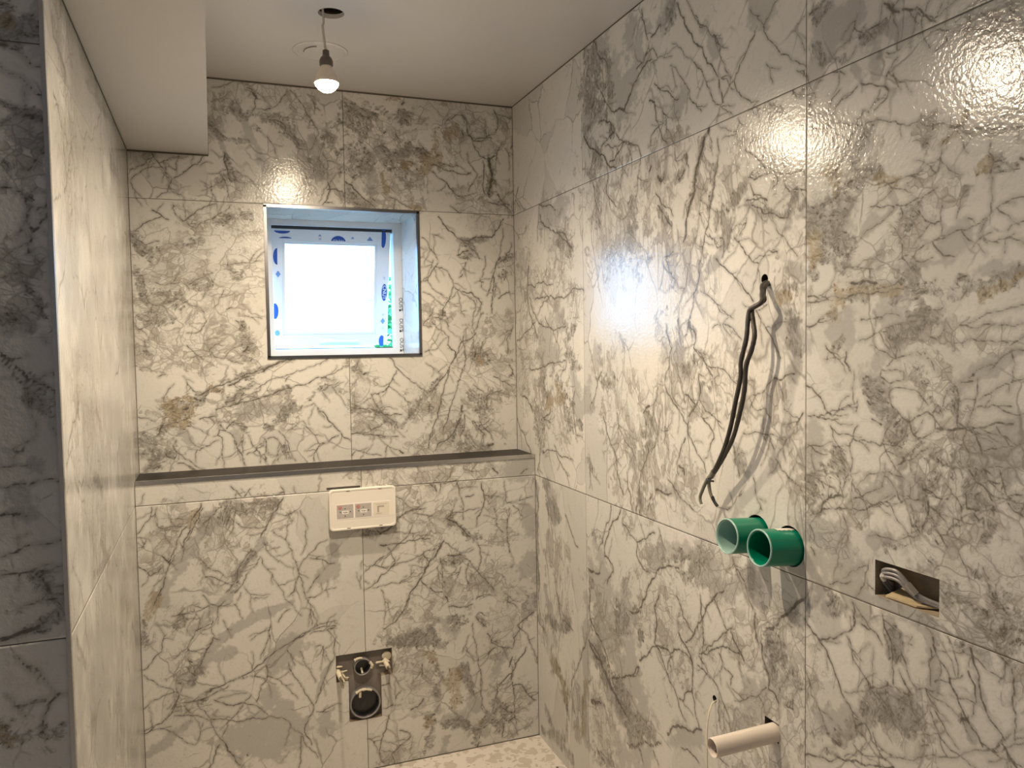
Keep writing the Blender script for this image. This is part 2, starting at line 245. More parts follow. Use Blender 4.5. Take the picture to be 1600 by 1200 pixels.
# ---------------- traced marble figure, plus a cord's shade painted as one long line on R (wall coordinates in mm) ----------------
MARBLE_AND_SHADE = '''
@B
v 17 -1288,2146 -1267,2116 -1242,2082 -1228,2067
v 15 -1228,2067 -1205,2080 -1178,2102 -1147,2120 -1135,2141 -1129,2149
v 14 -1265,2118 -1240,2130 -1214,2140 -1205,2144
v 10 -1205,2144 -1215,2120 -1217,2095 -1241,2118 -1256,2117
v 11 -1288,2131 -1314,2109 -1340,2092 -1355,2091
v 11 -1228,2067 -1240,2042 -1244,2022 -1278,2002
v 9 -1356,2048 -1341,2072 -1315,2093 -1289,2105 -1267,2102 -1253,2081 -1235,2062
v 11 -1356,2048 -1343,2021 -1325,2002
v 9 -1240,2022 -1218,2019 -1203,2016 -1193,2003
v 8 -1140,2116 -1120,2130 -1101,2127
v 9 -1138,2064 -1119,2053 -1096,2046
v 11 -1107,2066 -1106,2042 -1105,2025 -1094,2002
v 8 -1127,2049 -1112,2037
v 20 -980,2393 -961,2387 -949,2363 -954,2330 -967,2308
v 51 -961,2378 -948,2359
v 14 -836,2399 -808,2368 -784,2328 -760,2293 -741,2252
v 11 -844,2394 -869,2358 -907,2326 -927,2320
v 11 -1079,2096 -1061,2069 -1054,2032 -1047,2004
v 16 -1062,2158 -1055,2122 -1045,2073 -1029,2074
v 19 -1061,2166 -1055,2118 -1048,2086
v 13 -1021,2104 -1005,2092 -986,2085 -970,2074
v 18 -932,2291 -900,2289 -864,2282 -852,2248 -824,2229 -808,2205
v 11 -929,2237 -906,2214 -891,2174 -872,2142
v 9 -809,2197 -771,2197 -758,2217 -741,2252
v 14 -758,2369 -751,2344 -734,2337
v 9 -1093,2382 -1054,2394 -1015,2414
v 17 -835,2006 -817,2036 -800,2071 -787,2101
v 9 -982,2073 -947,2063 -902,2073
g 184 -977,2234 -951,2178 -925,2114 -906,2086
g 206 -1018,2312 -988,2274 -977,2234
d 225 -1018,2324 -987,2294
d 169 -960,2268 -937,2245
d 276 -979,2307 -919,2300 -864,2280 -820,2225
g 300 -762,2217 -756,2158 -745,2104
d 198 -764,2158 -744,2133
d 99 -1054,2163 -1047,2118 -1037,2078
g 113 -1104,2284 -1082,2250 -1068,2202 -1054,2155
d 105 -1104,2264 -1075,2222 -1060,2211 -1021,2206 -982,2209
x 357 -1332,2128 -1302,2141
x 263 -1218,2035 -1203,2028
x 600 -822,2154 -782,2114 -805,2050
x 525 -1026,2058 -987,2040
x 595 -996,2387 -897,2376 -796,2365
x 317 -1094,2358 -1076,2299 -1098,2236
d 240 -643,2360 -607,2336 -537,2333
d 377 -634,2197 -621,2165 -631,2128
d 450 -638,2192 -615,2212 -602,2176
d 302 -640,2315 -599,2295
g 441 -637,2054 -610,2019 -583,2006
d 280 -637,2045 -606,2014
d 240 -521,2214 -459,2209 -391,2223 -348,2212
g 539 -531,2208 -460,2204
d 352 -447,2345 -428,2323
d 156 -428,2333 -421,2329
v 35 -436,2386 -429,2393
v 54 -428,2330 -418,2327
v 49 -506,2275 -500,2280
v 29 -463,2274 -453,2261
d 220 -532,2361 -475,2343
o 269 -311,2295 -312,2233 -348,2179 -354,2155
o 226 -261,2290 -231,2306
o 210 -303,2215 -299,2187
o 196 -441,2159 -412,2170
o 108 -406,2010 -382,2006
o 112 -519,2126 -501,2066
o 180 -503,2396 -455,2410
d 245 -580,2288 -587,2214 -560,2160
g 294 -589,2149 -547,2115 -572,2072
d 300 -480,2165 -442,2140 -414,2090
v 24 -185,2315 -165,2278 -155,2245 -135,2217 -94,2210 -67,2222
v 18 -155,2276 -118,2286 -76,2304
v 20 -160,2273 -124,2276 -87,2289
v 24 -205,2308 -201,2280
v 88 -99,2210 -94,2171 -93,2122 -102,2073
d 201 -94,2210 -93,2083
v 21 -123,2198 -121,2150 -127,2106 -112,2067
v 24 -67,2236 -70,2207
v 20 -8,2255 14,2296 30,2337 42,2373
v 22 -329,2170 -289,2163 -239,2152 -173,2152
v 23 -324,2147 -290,2120 -260,2089 -236,2066 -200,2053
v 12 -304,2182 -264,2175 -213,2173 -173,2147
v 15 -187,2223 -147,2148 -174,2103 -184,2078
v 17 -487,2043 -464,2035 -435,2018 -416,2009
v 27 -650,2090 -627,2078 -609,2056 -587,2034 -559,2012 -545,2003
v 18 -371,2248 -338,2213
v 18 -563,2040 -545,2027
v 18 -257,2021 -237,2008 -217,1999
v 24 -65,2075 -44,2046 -18,2037
v 18 -102,2043 -50,2036 -13,2008
v 24 -734,2004 -715,2036 -706,2060 -714,2087
v 18 -715,2059 -683,2061 -660,2053
v 12 -729,2185 -713,2114 -705,2069
v 12 -209,2375 -194,2353 -185,2320
v 15 -276,2322 -265,2342 -230,2364 -204,2366 -195,2338
v 15 -75,2397 -59,2364 -60,2330 -71,2309
v 10 -59,2379 -28,2376 -6,2368
x 1020 -529,2292 -434,2253 -510,2108 -414,2090
x 900 -235,2340 -185,2320 -263,2218
x 900 -60,2035 -139,2032
x 604 -38,2356 -40,2282
x 550 -709,2277 -712,2141 -697,2051
d 254 -709,2255 -684,2188
v 14 -30,2254 -14,2225
v 18 -1199,1926 -1171,1948 -1139,1970 -1104,1988 -1092,1989
v 14 -1199,1926 -1210,1938 -1225,1954 -1228,1982
v 24 -1293,1959 -1270,1947 -1245,1930
v 15 -1347,1888 -1324,1913 -1294,1926 -1267,1939
v 15 -1362,1879 -1348,1863 -1323,1844 -1296,1853 -1277,1857
v 12 -1188,1922 -1157,1903 -1125,1933 -1077,1960 -1048,1986
d 282 -1352,1855 -1327,1836 -1298,1812
d 282 -1327,1823 -1306,1800
v 12 -1075,1784 -1047,1785 -1014,1792 -982,1790 -961,1799 -949,1799
v 13 -1105,1938 -1089,1951 -1077,1964
v 12 -1187,1715 -1147,1737 -1111,1754 -1131,1762
v 12 -1115,1632 -1095,1653 -1077,1696
v 10 -1290,1718 -1263,1710 -1240,1719 -1217,1727 -1195,1711 -1187,1694
v 12 -1321,1669 -1304,1644 -1281,1644 -1266,1636
v 23 -1068,1628 -1051,1636
v 27 -1041,1590 -1033,1585
d 123 -1021,1581 -1017,1564
v 38 -1023,1575 -1019,1568
v 12 -1200,1549 -1177,1548 -1153,1561 -1136,1586 -1143,1620 -1166,1640 -1197,1649
v 15 -1358,1575 -1348,1562 -1336,1566
v 12 -1012,1607 -992,1602 -955,1598
d 188 -1205,1847 -1143,1862
d 268 -1164,1703 -1141,1695
d 230 -1254,1653 -1216,1653
d 192 -1283,1681 -1227,1673
d 173 -1131,1737 -1108,1720
d 211 -1059,1772 -1032,1755
d 173 -1086,1922 -1054,1948 -1021,1958 -981,1951
d 153 -1351,1766 -1322,1652
d 282 -1342,1611 -1256,1591
x 767 -1315,1836 -1183,1819 -1043,1907 -982,1909
x 767 -1282,1735 -1147,1737 -1047,1780 -986,1799
x 767 -1322,1652 -1227,1661 -1111,1653 -1029,1696
x 704 -1073,1590 -1192,1549 -1325,1570
x 460 -1139,1978 -1198,1963
x 833 -1325,1508 -1205,1524 -1124,1492 -1062,1491
v 12 -1201,1506 -1174,1475 -1146,1452 -1126,1445
v 12 -1125,1483 -1113,1465 -1084,1460 -1055,1446 -1022,1441
v 13 -1125,1465 -1129,1492 -1111,1509 -1087,1504
d 220 -1019,1521 -1007,1490 -1021,1463
v 39 -1020,1481 -1005,1499
v 24 -1293,1402 -1271,1410
v 18 -1217,1402 -1206,1379 -1190,1357 -1178,1346
v 12 -1246,1376 -1267,1351 -1280,1317
d 140 -1175,1330 -1133,1355 -1100,1345
d 157 -1066,1375 -1023,1392 -1002,1400
d 104 -997,1409 -954,1421 -901,1438 -870,1451
v 36 -954,1412 -928,1430 -897,1445 -848,1450
v 23 -1167,1334 -1133,1355 -1091,1367 -1053,1384 -1010,1405 -976,1413 -945,1419
v 44 -1108,1345 -1100,1347
v 28 -1070,1366 -1036,1381 -1002,1395
d 269 -1232,1315 -1201,1292 -1222,1262
o 260 -1264,1307 -1241,1280 -1259,1246
o 200 -1221,1288 -1193,1278 -1222,1244
o 160 -1129,1355 -1096,1345
o 120 -1240,1328 -1191,1322
v 44 -1221,1288 -1205,1292
v 32 -1183,1326 -1163,1316
x 360 -1273,1299 -1192,1304 -1234,1245
d 200 -1273,1290 -1224,1306 -1167,1317
v 16 -1169,1253 -1136,1258 -1115,1259
v 22 -1115,1283 -1085,1293 -1051,1299 -1009,1306 -979,1314 -939,1326 -904,1343 -864,1348 -828,1358 -792,1371 -756,1384 -738,1385
v 14 -1043,1305 -1004,1328 -965,1322 -944,1326
v 12 -982,1350 -964,1363 -942,1376 -907,1388 -876,1396 -840,1411 -804,1422 -782,1425 -759,1435 -736,1443
v 12 -964,1363 -973,1341 -999,1332 -1025,1329
v 18 -1070,1380 -1049,1361 -1021,1338 -1034,1320
d 196 -1068,1308 -1033,1343 -999,1355
v 12 -1085,1309 -1064,1310 -1047,1316
d 140 -957,1326 -873,1346
v 10 -1202,1243 -1178,1220 -1154,1205 -1142,1196
v 15 -1104,1230 -1084,1206 -1055,1169 -1040,1127 -1024,1081
v 16 -1060,1173 -1044,1132 -1030,1104
v 13 -1083,1215 -1057,1241
v 14 -1099,1185 -1098,1149 -1101,1113 -1094,1077
v 17 -1099,1185 -1113,1194 -1107,1212 -1084,1206
v 10 -1110,1176 -1139,1160 -1173,1144 -1205,1151
v 16 -1012,1189 -1004,1166 -988,1142 -962,1150 -957,1172
v 20 -988,1138 -972,1114 -955,1090
v 17 -1019,1121 -993,1129 -984,1142
v 15 -1029,1194 -1034,1163 -1031,1127
v 22 -961,1177 -954,1140 -955,1090
v 16 -948,1172 -926,1177 -909,1160 -901,1137 -893,1113
v 14 -908,1197 -887,1168 -875,1135 -863,1097 -854,1088
d 148 -888,1136 -871,1098
d 112 -1032,1226 -1025,1203
g 180 -1054,1209 -1043,1168
v 16 -1257,1167 -1242,1140 -1219,1117 -1183,1088 -1159,1077
v 15 -1243,1105 -1207,1094 -1183,1074
v 20 -1211,1094 -1183,1074
v 16 -1257,1167 -1246,1132 -1255,1119 -1282,1143
v 10 -1257,1167 -1245,1184
g 240 -1216,1200 -1205,1164
v 15 -823,1229 -797,1191 -776,1157 -767,1142
v 16 -744,1146 -767,1142 -781,1120 -789,1083
v 12 -817,1280 -785,1292 -768,1273 -746,1239
d 140 -920,1238 -875,1273 -831,1280
d 147 -808,1298 -771,1338 -738,1360
d 185 -943,1212 -903,1238
g 294 -1027,1262 -984,1278 -897,1274
v 10 -877,1200 -859,1208 -823,1229
v 12 -881,1374 -867,1392
v 17 -1360,1268 -1329,1263 -1310,1253
v 24 -1296,1213 -1283,1243
d 180 -1292,1213 -1263,1246
d 220 -1348,1177 -1300,1192
d 320 -1318,1136 -1307,1118 -1320,1093
g 570 -1318,1141 -1327,1098
d 150 -1358,1217 -1343,1194
d 160 -1266,1137 -1251,1123
x 600 -1334,1237 -1275,1234 -1316,1184 -1279,1116
x 600 -1026,1298 -1069,1264 -940,1294 -898,1251
x 400 -1346,1465 -1315,1456
d 160 -1336,1508 -1314,1482
v 24 -761,1263 -737,1230 -702,1190 -679,1161 -656,1148
v 12 -758,1379 -733,1392 -700,1405 -677,1421 -654,1424
v 10 -759,1430 -731,1448
v 12 -718,1350 -698,1321 -680,1297 -671,1278
v 19 -702,1169 -739,1146 -767,1142
v 18 -504,1450 -488,1428 -469,1402 -440,1374 -406,1352 -377,1329 -362,1314
v 22 -479,1402 -491,1381 -509,1353 -509,1343
v 20 -509,1343 -529,1325 -553,1316 -572,1319
v 15 -509,1343 -480,1323 -452,1298 -428,1277
v 18 -648,1270 -616,1266 -578,1262 -554,1249 -531,1239
v 20 -531,1239 -502,1235 -463,1236
v 16 -577,1317 -563,1283 -540,1249
v 18 -531,1239 -502,1218 -483,1208 -481,1183
v 24 -651,1173 -613,1171 -571,1164 -533,1157 -499,1155
v 12 -552,1154 -529,1128 -495,1107 -466,1091
v 34 -474,1101 -462,1090
v 13 -519,1123 -529,1100
v 10 -509,1156 -509,1132
v 34 -499,1155 -480,1154
v 12 -648,1116 -615,1105 -582,1093 -544,1086
v 13 -653,1093 -638,1111
v 20 -647,1406 -621,1408
d 160 -640,1413 -598,1393
v 34 -603,1391 -594,1395
v 24 -248,1467 -259,1433 -275,1394 -291,1350 -299,1321 -310,1282 -319,1248 -324,1219 -345,1176 -356,1143 -362,1104
v 21 -212,1481 -207,1437 -224,1388 -240,1354 -246,1329
v 20 -243,1329 -257,1295 -267,1266 -278,1237 -289,1198 -305,1154
v 12 -278,1482 -248,1467
v 20 -280,1399 -301,1370 -332,1337 -357,1314
d 171 -306,1375 -332,1337
d 155 -362,1314 -403,1272 -423,1253
d 171 -403,1276 -434,1220 -459,1202
v 12 -358,1279 -339,1259 -359,1240 -363,1270
x 588 -383,1276 -358,1289 -424,1229
v 49 -227,1259 -227,1235
v 22 -227,1230 -248,1196 -259,1162 -286,1134 -327,1116 -337,1092
v 34 -235,1210 -254,1176
v 20 -217,1224 -218,1189 -234,1146
d 120 -243,1196 -275,1133
v 22 -181,1198 -161,1167 -135,1140
v 17 -178,1337 -147,1316 -127,1290 -127,1260 -117,1230
v 20 -155,1196 -129,1160 -103,1118
d 294 -164,1292 -132,1300 -154,1241
d 370 -193,1103 -115,1094
v 60 -120,1099 -104,1103
d 196 -209,1109 -183,1088
v 49 -29,1367 -16,1375
v 17 -29,1413 -13,1392 -19,1367
v 17 -94,1369 -62,1348 -19,1327
v 15 -127,1290 -100,1304 -63,1313
d 360 -171,1461 -151,1416
o 149 -166,1451 -150,1426
x 1036 -150,1440 -72,1364 -153,1316
x 735 -154,1241 -129,1165
x 900 -208,1134 -337,1117
x 600 -602,1232 -541,1210
d 171 -649,1263 -569,1250 -521,1229
g 196 -512,1228 -464,1197
v 15 -589,1203 -580,1184 -561,1192 -531,1210 -483,1208
x 440 -630,1427 -608,1379 -633,1319
v 18 -186,1198 -166,1162
v 15 -369,1469 -339,1476 -319,1481
v 12 -365,1426 -331,1400 -311,1385
g 363 -734,1351 -752,1347
v 10 -762,1333 -734,1346
v 26 -305,1979 -289,1955 -266,1928 -232,1901 -213,1895 -178,1896 -158,1908 -118,1909 -93,1908
v 26 -93,1908 -77,1934 -57,1959 -44,1981
d 162 -158,1899 -118,1902
d 230 -198,1883 -169,1866 -189,1846
v 24 -233,1836 -213,1850 -189,1856
v 12 -229,1831 -199,1825 -189,1846
v 17 -213,1895 -179,1861 -145,1824
v 19 -200,1809 -212,1785 -223,1766
v 28 -228,1752 -215,1762
v 14 -371,1899 -348,1879 -330,1847 -311,1815
v 16 -311,1806 -326,1783 -351,1750 -351,1732 -328,1704 -290,1681
v 17 -321,1792 -297,1788 -274,1775 -255,1742 -250,1719
v 20 -250,1719 -261,1686 -281,1654 -293,1635
v 26 -293,1635 -299,1607
d 141 -296,1612
v 17 -246,1714 -222,1696 -192,1677 -168,1656 -163,1635
v 23 -217,1698 -182,1696 -153,1673 -138,1649
v 10 -236,1696 -227,1649 -209,1602
v 14 -281,1667 -252,1644 -232,1640
v 16 -394,1722 -361,1736 -351,1741
v 14 -371,1695 -338,1681 -310,1658 -291,1644
v 14 -334,1630 -354,1593 -374,1570 -355,1563 -341,1565
v 19 -326,1600 -302,1591 -282,1584 -273,1565
v 14 -340,1584 -317,1556 -274,1527 -275,1490
v 21 -279,1495 -265,1476 -246,1466
v 14 -163,1649 -174,1607 -180,1559
v 15 -134,1616 -154,1583 -162,1555
v 14 -138,1659 -144,1611
v 23 -165,1540 -186,1517 -220,1508 -236,1470 -251,1443
v 23 -215,1527 -211,1489 -207,1451
v 13 -180,1541 -176,1488 -167,1446
v 14 -147,1445 -136,1497
v 40 -167,1460 -172,1446
v 17 -122,1834 -120,1810 -131,1782 -136,1753
v 19 -151,1739 -131,1735
v 14 -144,1749 -139,1716
v 21 -59,1835 -80,1792 -91,1754 -107,1706 -117,1683
v 28 -86,1754 -92,1707 -98,1649 -98,1616
v 13 -81,1730 -87,1678
v 24 -33,1846 -46,1817
d 316 -50,1783 -40,1755
d 235 -28,1831 -59,1812
x 460 -39,1807 -50,1745
v 29 -69,1673 -49,1688 -23,1698
v 14 -12,1889 -33,1846
v 12 -47,1945 -58,1869 -69,1821
v 12 -333,1912 -304,1913
v 14 -330,1815 -336,1783
g 101 -232,1892 -128,1890
x 434 -282,1607 -339,1621
x 657 -186,1489 -84,1559
v 16 -12,1568 -39,1510 -35,1462
@L
v 16 -1317,993 -1322,963 -1341,940 -1364,912
v 15 -1302,990 -1318,963
v 24 -1171,993 -1190,959 -1207,915 -1227,871 -1231,855
v 16 -1166,978 -1179,946 -1199,914 -1219,874
v 18 -1214,924 -1238,893 -1250,857 -1267,821 -1279,785 -1284,761
v 20 -1284,769 -1292,733 -1312,702 -1324,675
o 200 -1316,698 -1332,659 -1341,635
o 120 -1189,967 -1206,919
v 23 -1289,832 -1275,814
v 12 -1293,836 -1271,805 -1255,832
v 12 -1269,966 -1259,936 -1237,922
v 16 -1123,970 -1144,946 -1168,928
g 280 -1136,937 -1185,875 -1221,820 -1257,774
g 240 -1234,788 -1273,743 -1298,688
g 180 -1201,843 -1261,766
d 160 -1096,959 -1105,934
v 12 -1093,942 -1066,922 -1046,903 -1018,898 -970,898
v 26 -914,990 -939,949 -957,921 -974,888 -991,864
g 112 -926,974 -952,929
d 240 -1088,979 -1012,964 -951,972
v 12 -936,940 -911,929 -877,944
g 200 -992,846 -1026,798 -1067,743
d 140 -1013,814 -1067,743 -1081,702
v 13 -1021,828 -1046,792 -1067,752 -1080,719 -1105,692
v 13 -993,799 -1027,760 -1048,724 -1077,689
g 152 -1097,674 -1138,645 -1178,608 -1210,588
v 14 -1175,693 -1157,665 -1126,646
v 13 -1200,658 -1145,655 -1106,650 -1086,660
v 20 -1070,662 -1059,686
v 12 -1082,651 -1056,600
v 14 -950,881 -926,861 -906,837 -890,809 -882,774 -871,724
v 15 -871,724 -856,665 -836,600 -832,546
v 12 -871,733 -853,775 -831,794 -805,822 -774,833
v 18 -832,777 -798,769 -751,750
v 12 -861,942 -837,883 -843,826 -861,793
v 8 -894,941 -897,828
v 13 -848,659 -825,688 -803,716
v 12 -844,641 -801,649 -749,665
v 12 -979,845 -960,800 -936,775
v 12 -989,794 -958,739 -935,688 -919,651
v 10 -919,647 -887,607 -867,582
v 13 -871,720 -885,669 -907,654
v 16 -1166,751 -1127,738 -1088,716
v 12 -1179,811 -1161,784 -1126,767 -1099,739
v 10 -1048,707 -1029,678 -1014,655
v 12 -942,571 -929,595 -904,610
v 10 -967,566 -977,519
g 168 -907,632 -962,609 -1011,598 -1064,580 -1125,545
v 15 -890,506 -856,523 -825,537 -787,545 -752,549
v 28 -757,525 -770,524
v 14 -1364,812 -1328,774 -1290,803
v 10 -1311,950 -1290,923 -1241,910
v 7 -1361,901 -1331,894 -1324,885
v 10 -1358,868 -1344,867 -1343,883
d 152 -1352,625 -1354,579
x 240 -1356,621 -1350,579
v 12 -1269,636 -1239,638 -1204,642
d 160 -1239,634 -1248,601
x 440 -1258,624 -1231,641
v 10 -1204,650 -1193,627
v 10 -1116,600 -1105,572 -1093,566
v 12 -1211,554 -1202,578 -1179,587
x 680 -1155,838 -1137,785 -1113,918 -1035,889 -972,948
x 400 -1306,875 -1315,835 -1246,973
g 200 -754,795 -764,729
g 296 -791,710 -756,724
v 21 -1078,1042 -1059,1024 -1047,1006
v 24 -1031,1013 -1037,1005
v 12 -1018,1029 -1029,1015 -1046,1031
v 16 -921,1028 -911,1003
v 15 -879,1022 -874,1004
v 7 -1353,1003 -1337,1038
v 16 -1372,266 -1342,285 -1311,292 -1288,313 -1272,336 -1259,371
v 28 -1365,267 -1334,284
v 18 -1280,333 -1261,363
v 12 -1358,457 -1329,432 -1300,408 -1270,386 -1240,368 -1217,356
v 15 -1241,347 -1218,347 -1194,347 -1171,352
v 48 -1194,347 -1187,348
d 155 -1194,349 -1162,372
v 47 -1174,369 -1162,372
v 21 -1166,372 -1130,383 -1098,395 -1070,403 -1050,409 -1025,422 -996,439 -970,461 -941,479 -911,492 -881,509 -851,523 -817,531 -752,531
d 96 -1098,395 -1050,400
v 14 -1107,379 -1131,370 -1151,361 -1171,352
v 14 -839,516 -796,519 -752,522
v 18 -1152,340 -1124,326 -1093,310 -1065,316 -1033,303 -1005,283 -985,257
v 18 -1165,280 -1134,274 -1103,262 -1079,253 -1054,257 -1014,252 -973,253 -940,242
v 11 -940,242 -915,218 -899,188 -874,170
v 10 -1148,335 -1108,345 -1084,349 -1052,346
v 12 -1038,402 -1009,393 -985,380 -957,360
v 12 -985,393 -948,374 -920,343 -887,297
v 16 -986,429 -985,385 -1011,337 -1020,312
v 16 -1273,310 -1235,305 -1196,292 -1173,279
v 12 -1238,329 -1227,310
v 14 -1203,336 -1180,306 -1165,278 -1155,241 -1140,212 -1121,187
v 28 -1121,183 -1102,144 -1079,105
g 104 -1125,192 -1098,139 -1072,94
v 12 -1036,337 -1065,303 -1094,273 -1115,255 -1132,211
v 16 -1141,187 -1158,151 -1162,130 -1175,116
v 12 -1316,274 -1278,256 -1253,230 -1215,201
v 10 -1215,201 -1198,232 -1189,269
g 178 -1232,277 -1271,251 -1306,224 -1348,198
g 160 -1155,609 -1198,586
g 203 -1145,536 -1170,497 -1191,445
d 155 -1191,449 -1216,411
v 23 -1129,538 -1149,549 -1178,490 -1191,462
g 136 -1003,597 -1056,578 -1105,551 -1129,542
v 13 -1147,604 -1145,553
v 12 -1211,558 -1228,514
v 24 -1221,481 -1215,476
v 16 -1233,464 -1207,430
v 16 -1228,489 -1214,465 -1207,439
d 127 -1218,458 -1207,435
v 24 -1260,414 -1252,412
v 13 -970,557 -981,507 -1004,453
v 17 -913,426 -902,389 -874,339 -853,300 -835,263
v 14 -753,490 -759,433 -778,395 -796,353 -810,311 -835,263
v 18 -835,261 -851,228 -868,177
g 93 -769,407 -800,363 -824,290
v 18 -868,177 -853,152 -845,128
v 15 -879,166 -883,100 -890,56
v 13 -874,165 -833,99 -825,79
v 12 -916,470 -900,437 -893,414
v 16 -874,460 -859,413 -826,345
v 11 -797,466 -785,423 -773,403
v 12 -819,469 -806,471 -793,452
g 440 -946,457 -955,415 -882,479
g 360 -987,337 -959,301 -931,261
g 801 -1056,196 -1003,203 -955,159 -933,190
g 440 -1057,157 -976,127
g 311 -796,209 -801,174
v 24 -1056,137 -1054,132
v 15 -825,241 -782,247
v 14 -1365,473 -1334,493 -1303,526 -1290,578
v 10 -1362,348 -1316,373 -1274,387
g 240 -1253,430 -1216,398
g 207 -1103,491 -1127,482
d 186 -1356,613 -1350,571
x 255 -1360,622 -1350,566
x 550 -1244,479 -1226,434
x 518 -1242,317 -1188,308
v 16 -644,711 -612,730 -566,761 -519,797 -486,830 -476,862
v 14 -612,725 -581,717 -544,722 -502,726 -460,742 -422,759 -394,761
v 18 -614,662 -590,691 -558,710 -530,720
v 12 -652,644 -632,650 -613,671
v 12 -623,649 -591,650 -564,655 -527,651 -499,666 -475,686
v 20 -592,796 -556,796 -519,795 -487,803 -449,806 -412,800
v 32 -588,793 -572,793
v 12 -565,784 -552,755 -539,730
v 40 -360,787 -384,755 -413,721 -433,691 -453,656 -481,622 -501,583 -520,544
v 22 -448,653 -425,624 -402,607 -368,601
v 21 -436,756 -418,717
v 31 -591,836 -559,851 -526,885 -498,905
v 17 -498,905 -466,911 -428,912
v 18 -471,898 -438,890 -400,882
v 12 -537,835 -505,828 -463,819 -421,819
v 16 -534,963 -506,956
v 23 -384,974 -398,989 -407,999
v 24 -384,969 -389,992
v 17 -393,1002 -360,995 -322,999 -307,1005
v 18 -307,995 -298,967 -289,928 -285,890 -286,858
v 21 -274,941 -245,946
v 13 -343,872 -314,888 -265,893 -226,895
v 32 -348,868 -315,851 -291,825 -263,794
d 197 -334,862 -296,826 -267,794
d 220 -253,793 -238,796
v 24 -214,988 -205,945 -206,912 -216,880 -232,862 -237,829
v 17 -200,940 -176,928 -155,950
v 12 -124,986 -120,933 -116,904
v 18 -91,892 -70,876 -55,850
v 15 -116,904 -75,910 -13,919
v 15 -106,884 -109,716
v 15 -166,889 -158,822 -133,795
v 18 -234,767 -224,723 -230,667
v 14 -355,780 -317,752 -288,735 -249,745
v 29 -346,732 -318,729 -288,726
d 180 -357,705 -318,705 -289,716
v 16 -375,726 -369,678 -368,613
v 14 -386,694 -377,637
v 17 -284,716 -250,679 -226,647 -192,605
v 22 -269,695 -280,663 -271,619
v 12 -299,684 -314,653
v 16 -182,604 -172,583
v 12 -243,559 -212,571 -183,565
v 36 -359,583 -350,563
v 20 -346,544 -302,535 -258,541
v 17 -122,538 -82,503
v 10 -132,563 -71,526
g 431 -37,693 -49,641 -23,618
g 294 -44,888 -24,862 -31,785
g 320 -236,625 -212,593
g 600 -68,1039 -119,1029
v 36 -169,1037 -149,1017
v 15 -58,1010 -32,1025
v 12 -282,1045 -243,1028
v 13 -663,650 -662,695
v 10 -649,675 -636,664
g 200 -623,826 -640,846
d 240 -632,836 -600,846
v 10 -592,636 -561,586
g 343 -24,520 -51,499
x 1109 -436,969 -461,925 -391,895
x 600 -462,856 -392,821
x 520 -414,712 -347,704
x 720 -397,616 -277,577 -201,639 -76,551
x 520 -170,971 -133,776
x 686 -292,1032 -243,1042 -458,1044 -617,1046
g 347 -530,446 -454,440 -413,439
d 318 -545,444 -490,435 -439,438 -398,422
d 303 -413,439 -377,413
g 390 -355,472 -324,431 -323,477
d 281 -323,493 -334,474
d 195 -400,325 -380,291 -396,252 -392,226
g 265 -402,238 -388,168
d 253 -424,149 -426,78 -437,49
d 212 -373,104 -342,113 -283,97
g 393 -362,122 -299,116
o 238 -338,294 -328,251 -319,187
o 224 -359,267 -339,217 -335,169
o 202 -430,381 -410,357
o 121 -245,111 -240,89
o 234 -430,135 -436,116
d 212 -295,308 -275,252 -265,214
g 265 -295,303 -265,214 -256,144
d 173 -185,153 -168,139 -224,86
d 173 -202,119 -164,64 -136,91
d 168 -246,64 -247,17
g 267 -240,84 -214,58
v 15 -257,468 -256,416 -246,357 -236,298 -232,240 -228,171 -223,133
v 17 -231,287 -227,234 -225,181
v 13 -271,429 -299,365
v 16 -170,366 -197,344
v 15 -58,413 -31,361 -14,321 -3,282
v 20 -58,413 -80,438 -34,468 -12,481
v 37 -104,319 -116,284
v 24 -48,348 -76,310 -94,275 -161,223
v 15 -150,221 -111,227 -105,282
v 22 -167,224 -173,172
v 20 -106,224 -96,169 -97,116 -92,72 -87,17
v 23 -101,210 -67,207 -40,159 -11,138
v 28 -125,78 -97,89
v 27 -147,130 -108,107
v 20 -142,71 -149,19
v 16 -186,385 -131,360 -104,351 -69,425
v 20 -201,424 -186,385 -164,392
v 20 -243,492 -222,468 -206,450
d 173 -238,491 -217,457
d 137 -281,482 -302,469
v 20 -537,120 -512,110 -498,92
v 17 -498,92 -539,64 -569,40 -560,2
v 21 -576,183 -587,134 -603,102 -614,59 -595,10
v 20 -652,112 -628,92
v 23 -495,188 -470,194 -449,220
v 16 -451,348 -454,303
v 17 -550,238 -529,265
v 15 -595,211 -560,220
v 22 -603,293 -573,298
v 14 -556,390 -538,292
v 19 -586,495 -528,536 -502,573
g 224 -364,60 -375,11
g 318 -137,335 -166,276
x 607 -458,273 -474,225 -432,294
x 743 -136,403 -164,381 -107,478
x 637 -123,190 -57,124 -114,55
x 637 -468,503 -554,490 -481,389
x 667 -509,38 -540,24
d 200 -141,124 -125,89
@R
v 28 -54,2097 20,2002
v 34 -254,1995 -289,1980 -401,1952
v 22 -254,1990 -238,1868
v 34 -265,1956 -355,1889 -442,1868 -522,1806
v 32 -420,1871 -482,1837 -532,1805
d 255 -420,1871 -441,1842 -512,1799
x 766 -420,1862 -460,1788
g 624 -312,1958 -421,1905 -465,1959
v 21 -131,1719 -280,1716 -371,1700
v 25 -205,1657 -347,1662 -497,1656 -615,1661
v 26 -155,1669 -226,1580 -274,1556 -473,1550
v 21 -347,1662 -227,1599
v 19 -298,1587 -397,1494
v 19 -399,1552 -397,1494
v 28 -144,1400 -268,1412 -361,1427 -470,1433
v 19 -481,1459 -469,1407 -426,1379
g 693 -272,1514 -410,1565
g 679 -363,1459 -269,1440
d 228 -524,1536 -471,1485 -521,1442
